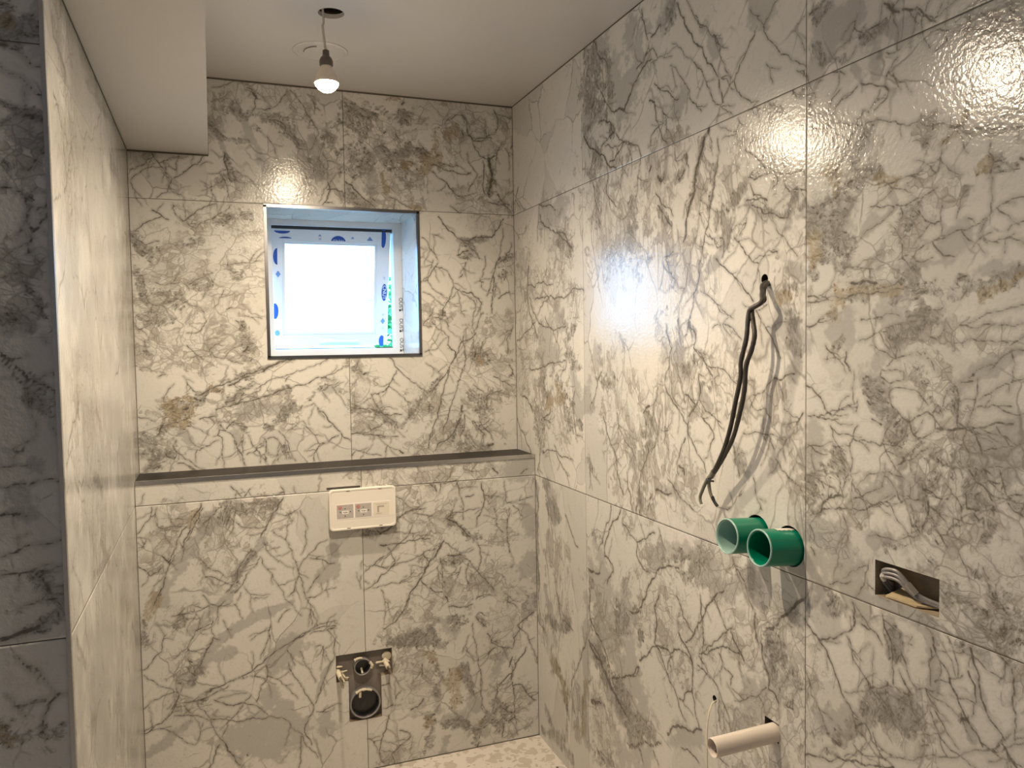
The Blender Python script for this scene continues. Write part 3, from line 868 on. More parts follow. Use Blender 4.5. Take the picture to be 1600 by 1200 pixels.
d 202 -530,1417 -598,1410
d 251 -393,1378 -445,1327 -507,1296
d 305 -266,1347 -288,1301
o 305 -403,1343 -444,1301 -311,1284
d 458 -214,1249 -234,1147
d 358 -464,1267 -484,1216
g 339 -529,1383 -566,1274
x 759 -392,1663 -517,1638 -325,1695
x 1220 -134,1796 -124,1536 -91,1389
x 894 -403,1334 -442,1221 -241,1317
v 28 -147,1785 -129,1661 -176,1573 -224,1515
v 22 -14,1508 -97,1536 -201,1572
v 26 -333,1249 -262,1225 -331,1212
v 26 -1,1204 -81,1141 -144,1079
v 21 -257,1092 -395,1109 -521,1099
v 19 -363,1133 -416,1076 -478,1040
v 37 -60,1289 -163,1246
v 19 -538,1332 -543,1187 -592,1184
d 153 -545,1230 -583,1216
v 26 -232,1089 -205,1019
d 311 -282,966 -303,916 -389,888
g 401 -304,961 -367,875
v 41 -189,979 -210,899 -178,697 -197,561
d 176 -200,953 -187,633 -205,451
v 25 -451,900 -528,815 -547,812
v 41 -369,602 -388,546 -398,513
d 234 -264,479 -396,478 -460,525
v 34 -419,520 -499,512
o 267 -327,346 -411,289 -431,244
o 176 -591,369 -579,273 -567,184
d 234 -349,336 -431,262 -449,182
g 245 -268,581 -332,492 -351,409
d 200 -449,182 -426,101 -225,34
d 253 -252,131 -340,78 -466,49
v 30 -483,309 -555,431 -604,539
v 27 -216,436 -262,423
v 24 -786,996 -743,912 -700,840
v 31 -848,997 -792,945 -759,892 -741,827
v 33 -742,830 -790,816 -797,795 -756,746
v 55 -628,758 -707,767
d 132 -636,720 -654,713
d 220 -658,878 -726,877
g 428 -666,872 -708,826
g 660 -722,697 -754,660 -817,612
v 48 -622,521 -700,493 -750,456 -805,417 -873,378
v 31 -618,380 -646,408
g 385 -649,514 -749,433 -858,364
d 252 -813,420 -873,370 -902,324
v 45 -635,326 -679,341 -730,346
v 44 -675,177 -726,170
d 154 -872,295 -916,309
v 23 -790,465 -860,492 -949,556
v 25 -633,598 -650,563
x 881 -363,768 -402,646 -307,393
x 755 -513,313 -549,226
x 802 -703,613 -769,595
g 226 -580,323 -594,163
d 174 -923,728 -956,723
d 479 -646,2325 -691,2339 -659,2379
d 305 -734,2335 -777,2353
g 790 -746,2387 -816,2298 -844,2225 -823,2195
g 673 -872,2199 -938,2245 -982,2274 -921,2338
g 559 -689,2243 -643,2217 -721,2205
d 395 -744,2284 -794,2222
d 449 -645,2286 -710,2223 -772,2172
v 44 -833,2164 -890,2153 -928,2187 -964,2215 -1008,2239 -1041,2245
v 25 -722,2277 -763,2231 -803,2186 -833,2160
v 43 -1017,2270 -999,2251 -964,2245
v 18 -1034,2294 -1016,2266 -1050,2271 -1073,2238
v 29 -993,2394 -1009,2345 -1025,2301
v 32 -1042,2303 -1074,2312 -1090,2318
d 283 -1144,2326 -1159,2336 -1129,2308
g 403 -1144,2334 -1114,2318
v 30 -704,2412 -725,2371 -776,2335 -796,2296
d 287 -786,2341 -796,2314
d 187 -802,2126 -822,2107
v 29 -741,2161 -802,2145 -831,2105
v 29 -831,2105 -791,2096 -749,2083
d 323 -641,2133 -696,2086 -727,2049
d 287 -650,2027 -694,2003
v 40 -630,2146 -674,2096 -738,2061 -790,2021 -839,2001
v 29 -800,2028 -830,2026 -869,2050 -888,2068
v 17 -770,2082 -879,2065 -934,2045
v 22 -841,2102 -888,2063 -934,2048 -978,2015 -987,2002
v 15 -907,2054 -933,2003
v 36 -1031,2139 -1056,2127 -1063,2100 -1063,2079 -1079,2058
v 22 -1079,2058 -1038,2044 -1034,2019
v 15 -1079,2054 -1117,2007
v 19 -1095,2095 -1111,2079 -1114,2033
v 13 -1135,2197 -1172,2165 -1200,2132
v 18 -1200,2132 -1221,2110 -1221,2091 -1249,2068 -1272,2044
v 18 -1056,2177 -1111,2140 -1171,2102
v 28 -1167,2341 -1181,2312 -1209,2266 -1236,2229 -1277,2192 -1283,2171 -1296,2149 -1321,2128 -1334,2109 -1346,2069 -1358,2040
v 13 -1210,2331 -1230,2300 -1257,2270 -1296,2233 -1322,2201 -1347,2171 -1353,2136 -1371,2105 -1388,2085
v 13 -1244,2276 -1277,2240 -1264,2245
v 22 -1322,2205 -1340,2180
v 9 -1316,2204 -1347,2174 -1377,2156
v 19 -1479,2165 -1457,2142 -1435,2115 -1400,2077
v 13 -1400,2077 -1370,2058 -1352,2038 -1333,2003
v 13 -1546,2195 -1521,2175 -1500,2160 -1510,2136 -1541,2102 -1556,2080 -1585,2061 -1613,2042 -1631,2030
v 16 -1400,2074 -1417,2044 -1440,2025 -1484,2007
v 11 -1346,2102 -1371,2090 -1382,2069
v 11 -1327,2045 -1358,2025 -1394,2001
v 16 -1243,2169 -1276,2135 -1302,2090 -1327,2049
v 9 -1143,2250 -1187,2219 -1229,2181 -1263,2147
v 13 -1041,2237 -1113,2225 -1143,2219
v 5 -1599,2113 -1627,2062
v 7 -1599,2119 -1626,2131
v 11 -1510,2076 -1531,2030
v 11 -1457,2210 -1489,2184
v 11 -1604,2032 -1627,2025
g 356 -1463,2215 -1515,2187
g 377 -1171,2086
g 224 -1283,2238 -1328,2177
d 105 -1613,1979 -1618,1987
v 18 -1592,1995 -1604,1978
v 11 -1451,1996 -1489,1988
v 11 -1520,1990 -1556,1976 -1566,1960
v 54 -1302,1994 -1278,1960 -1260,1932 -1245,1894 -1222,1831 -1203,1775 -1191,1743
d 120 -1281,1971 -1260,1919 -1237,1866 -1214,1816
v 18 -1336,1962 -1336,1899 -1322,1854 -1301,1802
v 21 -1301,1802 -1287,1755 -1272,1708 -1257,1668 -1254,1635 -1235,1607 -1219,1549
d 102 -1316,1903 -1315,1847 -1301,1802
v 14 -1245,1861 -1199,1835 -1191,1803
v 12 -1281,1870 -1259,1809 -1251,1760 -1228,1721 -1221,1689 -1205,1648
v 14 -1205,1648 -1181,1606 -1165,1555
d 83 -1302,1986 -1316,1927
v 60 -1071,1929 -1088,1915
d 174 -1088,1917
v 32 -1027,1952 -1036,1963
d 148 -1161,1906 -1185,1914 -1201,1949
v 23 -1208,1956 -1200,1920 -1169,1901
v 21 -1061,1886 -1087,1855 -1120,1840 -1144,1814
v 30 -1070,1853 -1103,1821 -1136,1789
d 131 -1078,1838 -1128,1795
v 14 -1154,1985 -1154,1955 -1169,1939
v 17 -983,2003 -973,1968 -953,1897
v 21 -690,1986 -711,1919 -675,1862
v 21 -781,2018 -779,1938 -843,1887
v 19 -876,2022 -864,1942
v 13 -943,1903 -903,1852 -852,1856
d 230 -724,1964 -722,1866
d 306 -933,1881 -932,1824
g 392 -932,1814 -902,1780
v 18 -1143,1723 -1102,1714 -1134,1667
d 162 -1110,1713
v 16 -1093,1702 -1150,1652
v 9 -1413,1988 -1432,1968
v 11 -1449,1915 -1479,1930 -1507,1927
v 14 -1419,1979 -1401,1950
v 20 -1437,1914 -1473,1891 -1490,1877 -1523,1851
v 12 -1507,1898 -1496,1879 -1484,1849
d 98 -1461,1850 -1490,1840
v 23 -1455,1851 -1478,1842 -1507,1844 -1534,1847
v 15 -1534,1847 -1571,1834 -1602,1831 -1627,1829
v 20 -1455,1836 -1467,1808 -1512,1789
v 19 -1512,1789 -1467,1800 -1443,1801
v 19 -1461,1787 -1501,1762 -1545,1751 -1577,1742
d 151 -1501,1769 -1556,1749 -1607,1751 -1627,1762
g 226 -1443,1793 -1478,1773
d 302 -1400,1808 -1368,1787 -1355,1761
g 151 -1431,1829 -1400,1793 -1381,1754
v 14 -1566,1818 -1582,1794 -1627,1789
v 11 -1529,1811 -1550,1824
d 180 -1587,1776 -1607,1786
v 20 -1400,1724 -1431,1697 -1455,1672 -1487,1657
v 17 -1487,1657 -1501,1670 -1518,1683 -1545,1676
v 15 -1487,1657 -1478,1632 -1460,1596
v 23 -1328,1685 -1361,1662 -1399,1635 -1430,1609 -1466,1577
v 16 -1301,1745 -1335,1709 -1361,1717 -1355,1730 -1335,1736
v 13 -1361,1713 -1354,1686 -1381,1730 -1400,1770
g 151 -1300,1664 -1348,1699 -1368,1736
v 14 -1443,1763 -1418,1729
v 9 -1529,1750 -1556,1710 -1587,1678 -1607,1659
v 16 -1264,1614 -1307,1594 -1347,1568 -1393,1542
d 179 -1577,1602 -1618,1596
g 226 -1597,1635 -1618,1613
v 13 -1512,1567 -1472,1554
x 1532 -746,1949 -903,1872 -799,1839
x 800 -1130,1965 -1044,1916
x 603 -1529,1928 -1556,1869 -1592,1809
x 554 -1413,1882 -1381,1831 -1361,1760
x 528 -1597,1705 -1607,1634 -1582,1584
x 462 -1281,1931 -1259,1833
x 588 -1119,1743 -1286,1641
o 160 -1582,1581 -1545,1576
g 254 -1617,1743 -1582,1735
v 17 -1472,1556 -1495,1529 -1518,1506 -1540,1477 -1556,1452
d 213 -1587,1536 -1598,1501 -1608,1469
g 302 -1545,1542 -1582,1505 -1623,1487
g 189 -1608,1459 -1593,1424
v 29 -1534,1409 -1561,1407 -1598,1420
v 16 -1534,1408 -1506,1384 -1472,1368 -1454,1340
v 11 -1454,1359 -1472,1337 -1501,1343 -1523,1323
v 19 -1623,1341 -1603,1315
v 11 -1598,1304 -1567,1272 -1545,1240
v 11 -1540,1236 -1561,1213 -1582,1202 -1623,1191
v 9 -1608,1255 -1593,1218 -1582,1202
v 16 -1416,1181 -1398,1214 -1391,1249
g 213 -1398,1249 -1416,1208 -1441,1184
d 261 -1398,1233 -1416,1193
v 12 -1465,1184 -1477,1140 -1494,1117
v 14 -1429,1280 -1471,1288 -1517,1285 -1534,1257
v 27 -1219,1555 -1212,1534 -1196,1504
v 21 -1219,1525 -1241,1512 -1234,1474 -1270,1449 -1312,1408
d 131 -1212,1530 -1241,1508
v 23 -1108,1537 -1132,1474 -1123,1430 -1097,1384
v 16 -1165,1553 -1172,1492
v 13 -1313,1521 -1354,1530 -1405,1509 -1424,1493
v 16 -1298,1429 -1333,1429 -1366,1418 -1405,1392
v 12 -1333,1429 -1340,1409 -1319,1400 -1305,1392
v 16 -1255,1411 -1284,1399
v 24 -1255,1407 -1262,1365 -1255,1348 -1209,1302
d 139 -1270,1390 -1305,1375
g 187 -1262,1378 -1298,1334
v 23 -1097,1379 -1138,1332 -1178,1304 -1205,1280
v 12 -1123,1430 -1131,1358 -1163,1316
v 16 -1156,1435 -1179,1383 -1194,1335
v 16 -1205,1280 -1225,1320 -1251,1343
v 26 -1194,1357 -1240,1334
v 20 -1205,1280 -1213,1250 -1239,1223 -1275,1193 -1282,1169
v 17 -1255,1348 -1283,1320 -1318,1310 -1346,1296
v 20 -1262,1306 -1297,1288 -1318,1257 -1290,1208 -1275,1202
v 20 -1079,1310 -1061,1239 -1025,1188
d 268 -999,1285 -1026,1259 -988,1227
v 38 -985,1294 -1017,1315
v 20 -1063,1369 -1045,1326 -1026,1269
d 261 -988,1184 -1007,1210
v 30 -1007,1205 -997,1161 -968,1128
v 23 -742,1265 -774,1205 -817,1158 -837,1089 -867,1043
v 17 -830,1282 -860,1224 -891,1197 -920,1186
v 20 -920,1186 -930,1152
g 339 -921,1200 -920,1151
v 21 -733,1402 -697,1348 -660,1302
d 339 -710,1380 -789,1367
g 377 -636,1301 -650,1362
d 230 -643,1115 -667,1085
v 23 -1096,1266 -1095,1220
v 16 -1079,1255 -1113,1258
v 23 -1193,1244 -1169,1206 -1153,1173
v 39 -1161,1169 -1185,1164 -1188,1151
v 52 -1181,1159
v 20 -1153,1173 -1161,1147
v 36 -1050,1088 -1111,1085 -1127,1092
v 30 -1023,1065 -1004,1023
d 142 -1102,1092
v 20 -1111,1126 -1144,1104 -1192,1081 -1230,1066
g 190 -1094,1105 -1152,1096
v 12 -1331,1094 -1371,1093 -1404,1131 -1429,1147
v 23 -968,1118 -957,1068 -937,1010
v 23 -889,1112 -908,1050 -917,1007
d 230 -957,1058 -966,1021
v 21 -643,1093 -641,1026
x 1207 -789,1367 -893,1322 -1008,1281
x 914 -1148,1470 -1163,1382 -1240,1372
x 1073 -890,1147 -1006,1162 -918,1052
x 638 -1379,1450 -1346,1409 -1501,1339 -1556,1307
x 805 -1161,1138 -1200,1100
g 506 -699,1417 -700,1470
g 267 -1164,1470 -1180,1422
g 213 -1517,1304 -1534,1232
v 16 -1241,1470 -1284,1437 -1312,1421
d 196 -1203,1427 -1233,1449
v 30 -940,926 -939,887 -977,851 -1013,848
v 30 -1039,967 -990,938 -940,920
v 25 -861,955 -901,931 -940,920
v 39 -897,704 -949,720 -975,761 -1013,817 -1049,864 -1095,885
v 30 -1095,885 -1161,900
g 396 -1038,892 -1096,925 -1223,962
d 218 -1096,907 -1243,955
g 514 -1291,922 -1243,944
d 210 -1182,882 -1253,941
v 31 -1060,799 -1036,760 -1047,720 -1034,659 -1058,648
v 19 -1149,825 -1181,775 -1231,751
v 31 -1354,896 -1309,861 -1271,810 -1231,751 -1190,714
v 18 -1389,986 -1423,947 -1447,912 -1463,886
v 16 -1062,985 -1096,931
v 31 -1471,879 -1470,843 -1486,807
v 42 -1509,858 -1546,878 -1581,914 -1602,939 -1625,956
d 311 -1524,831 -1538,806 -1531,774
d 314 -1546,829 -1567,807
v 26 -1486,828 -1494,795 -1516,758 -1516,723
v 28 -1516,723 -1538,722 -1549,707
g 444 -1531,794 -1546,760
d 131 -1609,785 -1615,768
v 18 -1567,710 -1595,712 -1595,731
v 35 -953,578 -1010,625 -1069,656 -1159,685 -1200,682 -1221,672
v 30 -1159,727 -1180,710 -1211,686 -1221,666 -1220,613 -1230,571 -1249,515
v 26 -1058,648 -1092,605 -1136,567 -1167,520 -1188,505
v 22 -1126,654 -1103,609
v 26 -1157,552 -1178,555 -1220,602
v 26 -1251,706 -1317,742 -1388,762 -1422,774
v 22 -1389,821 -1336,776 -1270,719
v 30 -1380,807 -1405,779 -1430,756
v 26 -1309,866 -1336,842 -1363,807
v 26 -1257,857 -1266,786 -1270,736
v 19 -1251,700 -1289,669 -1335,643 -1362,610 -1379,569
v 19 -1335,737 -1353,711 -1388,703 -1379,678
v 19 -1298,662 -1241,674
v 22 -1335,621 -1334,571
v 13 -1509,725 -1462,685 -1396,647
v 40 -631,695 -629,620 -676,562 -737,526 -766,487
v 63 -626,515 -705,485 -750,445 -808,412 -864,380
g 1006 -695,699 -739,641 -768,579
g 603 -870,716 -882,632 -906,507 -970,427
d 419 -842,673 -855,643
d 471 -705,471 -837,445 -904,371 -1006,385
g 628 -782,542 -905,439 -1006,398
g 376 -877,359 -982,393
v 52 -638,322 -686,339 -733,348
v 47 -889,290 -968,344 -1066,388
v 31 -942,315 -967,281
v 37 -1006,352 -1053,318
v 30 -780,457 -879,503 -946,556
d 148 -954,654 -967,651
v 31 -698,183 -759,177
g 658 -875,255 -993,320
v 44 -1101,429 -1178,483 -1259,514
g 332 -1123,427 -1239,487
v 26 -1166,423 -1228,430 -1248,422
v 18 -1325,483 -1370,477
d 314 -698,168 -774,177
g 350 -1414,929 -1455,951 -1389,911
x 837 -1389,874 -1346,926 -1439,843
x 1320 -1072,821 -1012,753 -1126,715
x 840 -1546,858 -1602,830 -1581,725
x 996 -764,379 -685,272
x 888 -1404,554 -1470,549 -1581,667
g 370 -1421,599 -1494,729
g 310 -613,652 -587,305
d 168 -1679,2128 -1662,2123
v 24 -1640,2129 -1666,2131
g 357 -1692,2096 -1721,2065 -1679,2050
g 299 -1733,2090 -1756,2092 -1667,2024
d 119 -1658,2058 -1680,2026 -1729,2012
v 12 -1764,2080 -1756,2060 -1745,2039
v 10 -1741,2005 -1757,2017 -1761,2024
v 30 -1826,2075 -1840,2059 -1858,2048
d 119 -1837,2066 -1851,2052
v 21 -1864,2049 -1894,2040 -1907,2025 -1929,2006
v 10 -1891,2039 -1913,2020 -1932,2002
d 150 -1779,2038 -1802,2032 -1830,2041
g 262 -1802,2029 -1827,2037 -1851,2017 -1884,2023
v 14 -1776,2039 -1794,2043 -1830,2049
v 6 -1935,2016 -1944,2028
v 12 -1993,1989 -1993,1969
g 1 -1996,1990 -1993,1966
v 9 -2012,1986 -2044,1962 -2077,1956
v 9 -1920,1991 -1956,1980 -1991,1970 -2018,1957 -2032,1950
v 11 -1932,1956 -1953,1964 -1959,1972
v 10 -2039,1949 -2065,1952
v 12 -2058,1926 -2070,1920 -2082,1924
v 10 -1831,1989 -1862,1985
v 11 -1831,1947 -1841,1960 -1855,1972
v 9 -1845,1951 -1862,1916
v 11 -1705,1996 -1733,1983
v 15 -1772,1954 -1799,1945 -1828,1932 -1836,1921 -1833,1911 -1817,1904 -1803,1897
v 18 -1828,1932 -1835,1924
g 141 -1806,1994 -1809,1968 -1806,1955
g 106 -1757,1988 -1772,1960 -1776,1942
v 10 -1795,1902 -1817,1929
v 19 -1780,1903 -1761,1883 -1746,1852
v 15 -1777,1904 -1792,1897
v 10 -1721,1958 -1701,1947 -1697,1933 -1671,1919 -1641,1908
v 12 -1765,1951 -1738,1939 -1709,1926 -1693,1904
v 11 -1671,1992 -1649,1968 -1636,1944
v 12 -1641,1911 -1701,1897 -1758,1885 -1799,1878 -1852,1865 -1902,1850 -1937,1838 -1973,1825 -2007,1813 -2034,1804 -2084,1793
v 10 -1943,1836 -1978,1823
v 16 -1761,1880 -1742,1855 -1726,1827 -1697,1803
v 8 -1703,1874 -1710,1854 -1738,1842
g 294 -1792,1863 -1796,1840 -1762,1839
d 100 -1817,1879 -1792,1863 -1766,1841
v 10 -1928,1841 -1928,1831
v 8 -1896,1823 -1919,1810
v 10 -1946,1793 -1941,1771 -1935,1759 -1925,1756
d 124 -1912,1811
o 75 -1964,1809 -1943,1804
v 8 -1943,1799 -1961,1812 -1978,1826
v 12 -1829,1759 -1860,1764 -1894,1760
v 20 -2040,1754 -2047,1755
d 119 -2042,1759 -2045,1744
v 9 -2031,1783 -2029,1771 -2037,1755 -2029,1732
o 125 -2016,1752 -2029,1759
o 100 -1989,1845 -1967,1808
d 75 -2029,1745 -2073,1740
v 24 -2080,1750 -2085,1747
v 9 -2072,1833 -2084,1835
v 7 -2077,1793 -2075,1779 -2085,1774
v 9 -2049,1812 -2057,1824 -2084,1818
o 211 -1710,1788 -1693,1804
o 127 -1818,1772 -1853,1763
d 177 -1746,1778 -1781,1780 -1811,1782
v 32 -1742,1779 -1754,1782
v 25 -1777,1783 -1789,1781
d 131 -1766,1803 -1796,1797 -1818,1784
x 300 -1918,1836 -1949,1815
x 375 -2031,1974 -2005,1960 -2058,1917
x 1 -2060,1752 -2072,1819
x 318 -1722,1813 -1781,1791
g 601 -1668,1747 -1714,1727 -1723,1693
d 247 -1714,1766 -1750,1768 -1781,1768
d 212 -1663,1741 -1693,1758
v 53 -1663,1738 -1663,1741
d 336 -1710,1716 -1715,1685 -1743,1660
d 317 -1723,1662 -1739,1643
d 264 -1672,1672 -1668,1657
o 264 -1646,1681 -1650,1659
o 88 -1706,1777 -1710,1764
d 370 -1681,1698 -1641,1717
d 212 -1702,1644 -1715,1618
g 212 -1681,1652 -1723,1623
d 159 -1646,1631 -1659,1617
o 264 -1715,1588 -1727,1575 -1715,1554
o 99 -1744,1579 -1790,1576 -1862,1574
d 113 -1715,1542 -1699,1536
g 247 -1719,1532 -1715,1502
d 125 -1736,1568 -1783,1565
g 212 -1744,1540 -1740,1489
v 37 -1751,1594 -1771,1591 -1790,1594 -1812,1589
d 85 -1759,1590 -1798,1590
v 13 -1812,1580 -1841,1581 -1862,1590
g 88 -1827,1585 -1869,1582
d 150 -1869,1598 -1895,1601
g 175 -1885,1605 -1889,1596
v 14 -1744,1570 -1794,1570 -1834,1570 -1872,1573
d 175 -1889,1575 -1937,1566 -1967,1566
d 150 -1855,1555 -1889,1553
d 188 -1909,1541 -1940,1534 -1928,1513
d 150 -1869,1499 -1909,1501
d 175 -1889,1528 -1922,1522
x 250 -1906,1541 -1937,1540 -1896,1501 -1863,1493
d 177 -1856,1488 -1889,1515
g 354 -1862,1538 -1841,1550 -1869,1521
g 175 -1873,1510 -1856,1471
v 20 -1977,1582 -1993,1586
d 90 -1981,1586 -1993,1582
v 15 -1985,1552 -1993,1562
v 23 -1935,1584
v 15 -1918,1607
d 150 -1996,1567 -2032,1569 -2063,1576 -2088,1586
g 150 -2010,1591 -2050,1592 -2088,1588
o 104 -2018,1555 -2058,1565
o 78 -2024,1550 -2018,1543
o 50 -2073,1573 -2085,1581
v 16 -1637,1576 -1668,1571 -1694,1567
v 15 -1637,1565 -1668,1563 -1694,1567
v 18 -1633,1517 -1660,1521 -1681,1531
v 18 -1740,1465 -1736,1447 -1748,1429
v 14 -1686,1478 -1707,1462 -1712,1450
d 88 -1728,1490 -1703,1465
v 10 -1779,1526 -1798,1526 -1827,1525
v 25 -1777,1525
v 13 -1772,1486 -1802,1494 -1835,1502 -1842,1508
v 15 -1854,1721 -1881,1719 -1907,1723 -1919,1728 -1938,1735
g 63 -1840,1751 -1854,1721
g 62 -1854,1718 -1812,1694 -1763,1666
g 194 -1782,1684 -1804,1707
g 106 -1823,1653 -1819,1625
v 6 -1850,1716 -1808,1692 -1774,1674
v 10 -1864,1714 -1868,1697 -1861,1693
d 150 -1881,1703 -1901,1708 -1881,1684
x 225 -1881,1700 -1901,1697 -1894,1669
v 11 -1994,1722 -1985,1714 -1980,1697 -1974,1678
d 55 -1991,1723
v 9 -1947,1703 -1945,1680 -1946,1656
v 11 -1901,1638 -1920,1647 -1945,1655 -1975,1660 -2003,1663 -2027,1672
v 10 -2028,1670 -2017,1652
g 80 -2025,1668 -2017,1649
v 10 -2027,1672 -2043,1684 -2061,1691 -2086,1693
v 19 -1936,1676 -1901,1703
v 12 -2014,1640 -2022,1643 -2036,1634 -2047,1631
v 18 -2020,1641 -2028,1633
v 8 -2001,1626 -2014,1642 -2036,1649
v 9 -2059,1636 -2075,1632 -2087,1625
v 9 -2062,1648 -2069,1656 -2087,1658
v 9 -2059,1636 -2057,1615
g 225 -1969,1633 -1986,1648 -1951,1630
v 14 -1930,1645 -1939,1634 -1951,1622 -1972,1618
v 10 -1861,1626 -1872,1631 -1882,1632
v 10 -1861,1654 -1875,1666
v 12 -1888,1624 -1898,1639
v 9 -1945,1679 -1936,1679
v 11 -1797,1727 -1819,1722 -1850,1718
v 8 -1994,1677 -2003,1673 -2006,1668
v 9 -1888,1629 -1908,1616 -1930,1622
v 13 -1739,1625 -1782,1618 -1805,1614
g 100 -1855,1611 -1908,1616 -1966,1610
v 9 -1952,1539 -1922,1535
v 9 -2088,1536 -2064,1531 -2043,1527 -2019,1520 -1999,1511 -1982,1507
v 8 -1982,1509 -2024,1508 -2059,1508 -2089,1508
v 9 -1971,1479 -1988,1480 -1997,1486 -2025,1483 -2064,1480
v 8 -1953,1502 -1938,1487 -1922,1492
v 8 -2089,1489 -2074,1480 -2064,1471
v 10 -2090,1468 -2070,1468 -2059,1461 -2047,1449 -2036,1439
g 100 -2077,1466 -2052,1449 -2028,1439
v 21 -1922,1455
v 15 -1916,1463
v 9 -1900,1466 -1910,1460
v 12 -1835,1440 -1856,1454 -1859,1471
g 125 -1810,1442 -1842,1465
x 325 -1928,1500 -1968,1494 -1997,1499 -2051,1497
x 1 -1995,1625 -2036,1612
x 389 -1861,1654 -1888,1637 -1841,1643
x 424 -1944,1732 -1919,1726
x 175 -1755,1644 -1767,1634
x 318 -1819,1603 -1801,1610
v 7 -1929,1450 -1935,1436
v 23 -1633,1397 -1660,1383 -1682,1362 -1704,1341
v 18 -1638,1336 -1669,1335 -1704,1333 -1720,1336
v 14 -1704,1341 -1729,1358 -1761,1367 -1768,1373
v 12 -1669,1339 -1695,1347 -1729,1355 -1769,1364
v 9 -1708,1335 -1733,1328 -1757,1330
v 12 -1699,1322 -1708,1298 -1737,1270
v 13 -1769,1328 -1761,1319 -1759,1303 -1784,1303 -1803,1299
v 12 -1800,1302 -1843,1301
v 12 -1757,1303 -1749,1281 -1754,1230
v 11 -1633,1271 -1669,1278 -1704,1291
v 11 -1638,1278 -1660,1267 -1691,1265
d 212 -1712,1267 -1737,1246
d 212 -1700,1241 -1737,1240
x 297 -1721,1262 -1713,1236 -1661,1190 -1647,1168
d 247 -1652,1189 -1670,1176 -1652,1163
d 113 -1661,1145 -1679,1155
v 28 -1674,1148 -1678,1161 -1700,1181 -1734,1188
v 21 -1696,1180 -1704,1188
v 12 -1734,1190 -1725,1207 -1725,1220
v 11 -1725,1161 -1762,1171 -1797,1180 -1830,1192 -1865,1200 -1912,1213
v 13 -1797,1180 -1830,1195 -1858,1197
g 325 -1804,1202 -1858,1229 -1899,1241 -1892,1220
g 318 -1777,1195 -1822,1229
v 9 -1762,1204 -1785,1229 -1804,1243
v 9 -1800,1243 -1844,1252 -1872,1248
v 12 -1750,1181 -1774,1194 -1804,1211 -1830,1224
v 10 -1758,1225 -1758,1200
g 283 -1784,1415 -1803,1396 -1828,1382
g 175 -1818,1367 -1843,1355
d 149 -1810,1370 -1850,1355
d 212 -1791,1404 -1832,1386
v 25 -1822,1336 -1825,1335
v 11 -1803,1343 -1822,1336
v 16 -1792,1375 -1799,1369
v 9 -1768,1376 -1765,1355
v 11 -1821,1422 -1843,1409 -1874,1418 -1874,1430 -1856,1435 -1824,1434 -1821,1422
v 8 -1843,1397 -1884,1402 -1907,1395 -1923,1377
v 9 -1843,1397 -1846,1372 -1871,1351 -1888,1342
v 14 -1884,1344 -1898,1354 -1923,1366 -1933,1359
v 11 -1888,1342 -1895,1323 -1905,1319
v 15 -1905,1319 -1924,1326 -1936,1333
v 9 -1939,1333 -1952,1338
v 8 -1933,1359 -1938,1349 -1936,1335
v 10 -1901,1318 -1911,1314 -1892,1295 -1872,1276 -1858,1266
v 12 -1843,1301 -1871,1298
d 141 -1871,1343 -1861,1320 -1857,1308
x 283 -1871,1335 -1864,1306
x 424 -1916,1420 -1938,1421 -1929,1394
d 168 -1903,1422 -1916,1412
d 113 -1929,1386 -1942,1376 -1945,1365
v 13 -1939,1373 -1933,1364
v 24 -1939,1351
v 11 -1936,1367 -1945,1365 -1963,1380
g 159 -2033,1444 -2000,1433
g 212 -2006,1436 -1983,1417
v 15 -1986,1417 -2006,1420
v 26 -2007,1430
v 11 -1978,1404 -1981,1378 -1980,1345
v 10 -2015,1423 -2015,1401 -2010,1383 -2004,1367 -1996,1346
v 8 -2018,1391 -2037,1402 -2060,1417 -2090,1426
v 10 -2015,1380 -2040,1385 -2071,1384
v 21 -1942,1338 -1979,1342 -2002,1347 -2035,1352 -2074,1358
v 9 -1996,1346 -1990,1327 -1996,1313 -2002,1303
v 16 -1999,1346 -2013,1335 -2021,1318 -2024,1306
v 9 -2048,1351 -2056,1339 -2072,1319
g 375 -2040,1320 -2062,1311 -2079,1337
v 8 -2027,1311 -2056,1320 -2092,1331
v 1 -2036,1287 -2062,1289 -2080,1293 -2092,1298
d 178 -1972,1393 -1975,1380
v 18 -1973,1326
d 75 -1967,1330 -1979,1324
d 212 -1946,1291 -1973,1276 -1985,1298
d 178 -1973,1276 -1991,1291
d 100 -1924,1283 -1937,1295
v 25 -1939,1265
v 12 -1858,1266 -1898,1285 -1924,1304
d 141 -1943,1261 -1940,1242
d 141 -1905,1245 -1915,1224
v 10 -1912,1243 -1915,1232 -1934,1230
v 13 -2002,1278 -2014,1261 -2028,1256 -2042,1236
d 112 -2011,1261 -2017,1275
d 178 -2023,1235 -2039,1225
d 178 -2006,1245 -2014,1228
v 12 -2022,1275 -2027,1284 -2038,1278
v 11 -2054,1285 -2060,1266 -2057,1246
v 1 -2067,1287 -2063,1249 -2047,1237
v 10 -2070,1248 -2090,1253
d 178 -2081,1240 -2088,1227
v 9 -2068,1238 -2078,1226 -2093,1221
v 10 -1959,1250 -1974,1232 -1992,1214
v 10 -1997,1236 -1998,1218
v 13 -1998,1215 -2020,1217
v 12 -1963,1169 -1974,1195 -1992,1193
v 15 -2020,1202 -2012,1208
d 113 -2012,1202 -2042,1194
d 125 -2029,1165 -2042,1184
v 12 -1941,1169 -1957,1151 -1963,1145
v 15 -1941,1151 -1946,1145
d 87 -1925,1169 -1941,1186
d 88 -1932,1197 -1950,1209
v 18 -1925,1215 -1925,1191 -1913,1158
v 12 -1889,1203 -1899,1172 -1909,1157
v 11 -1890,1147 -1889,1178
v 9 -1797,1127 -1834,1132 -1866,1135 -1906,1151
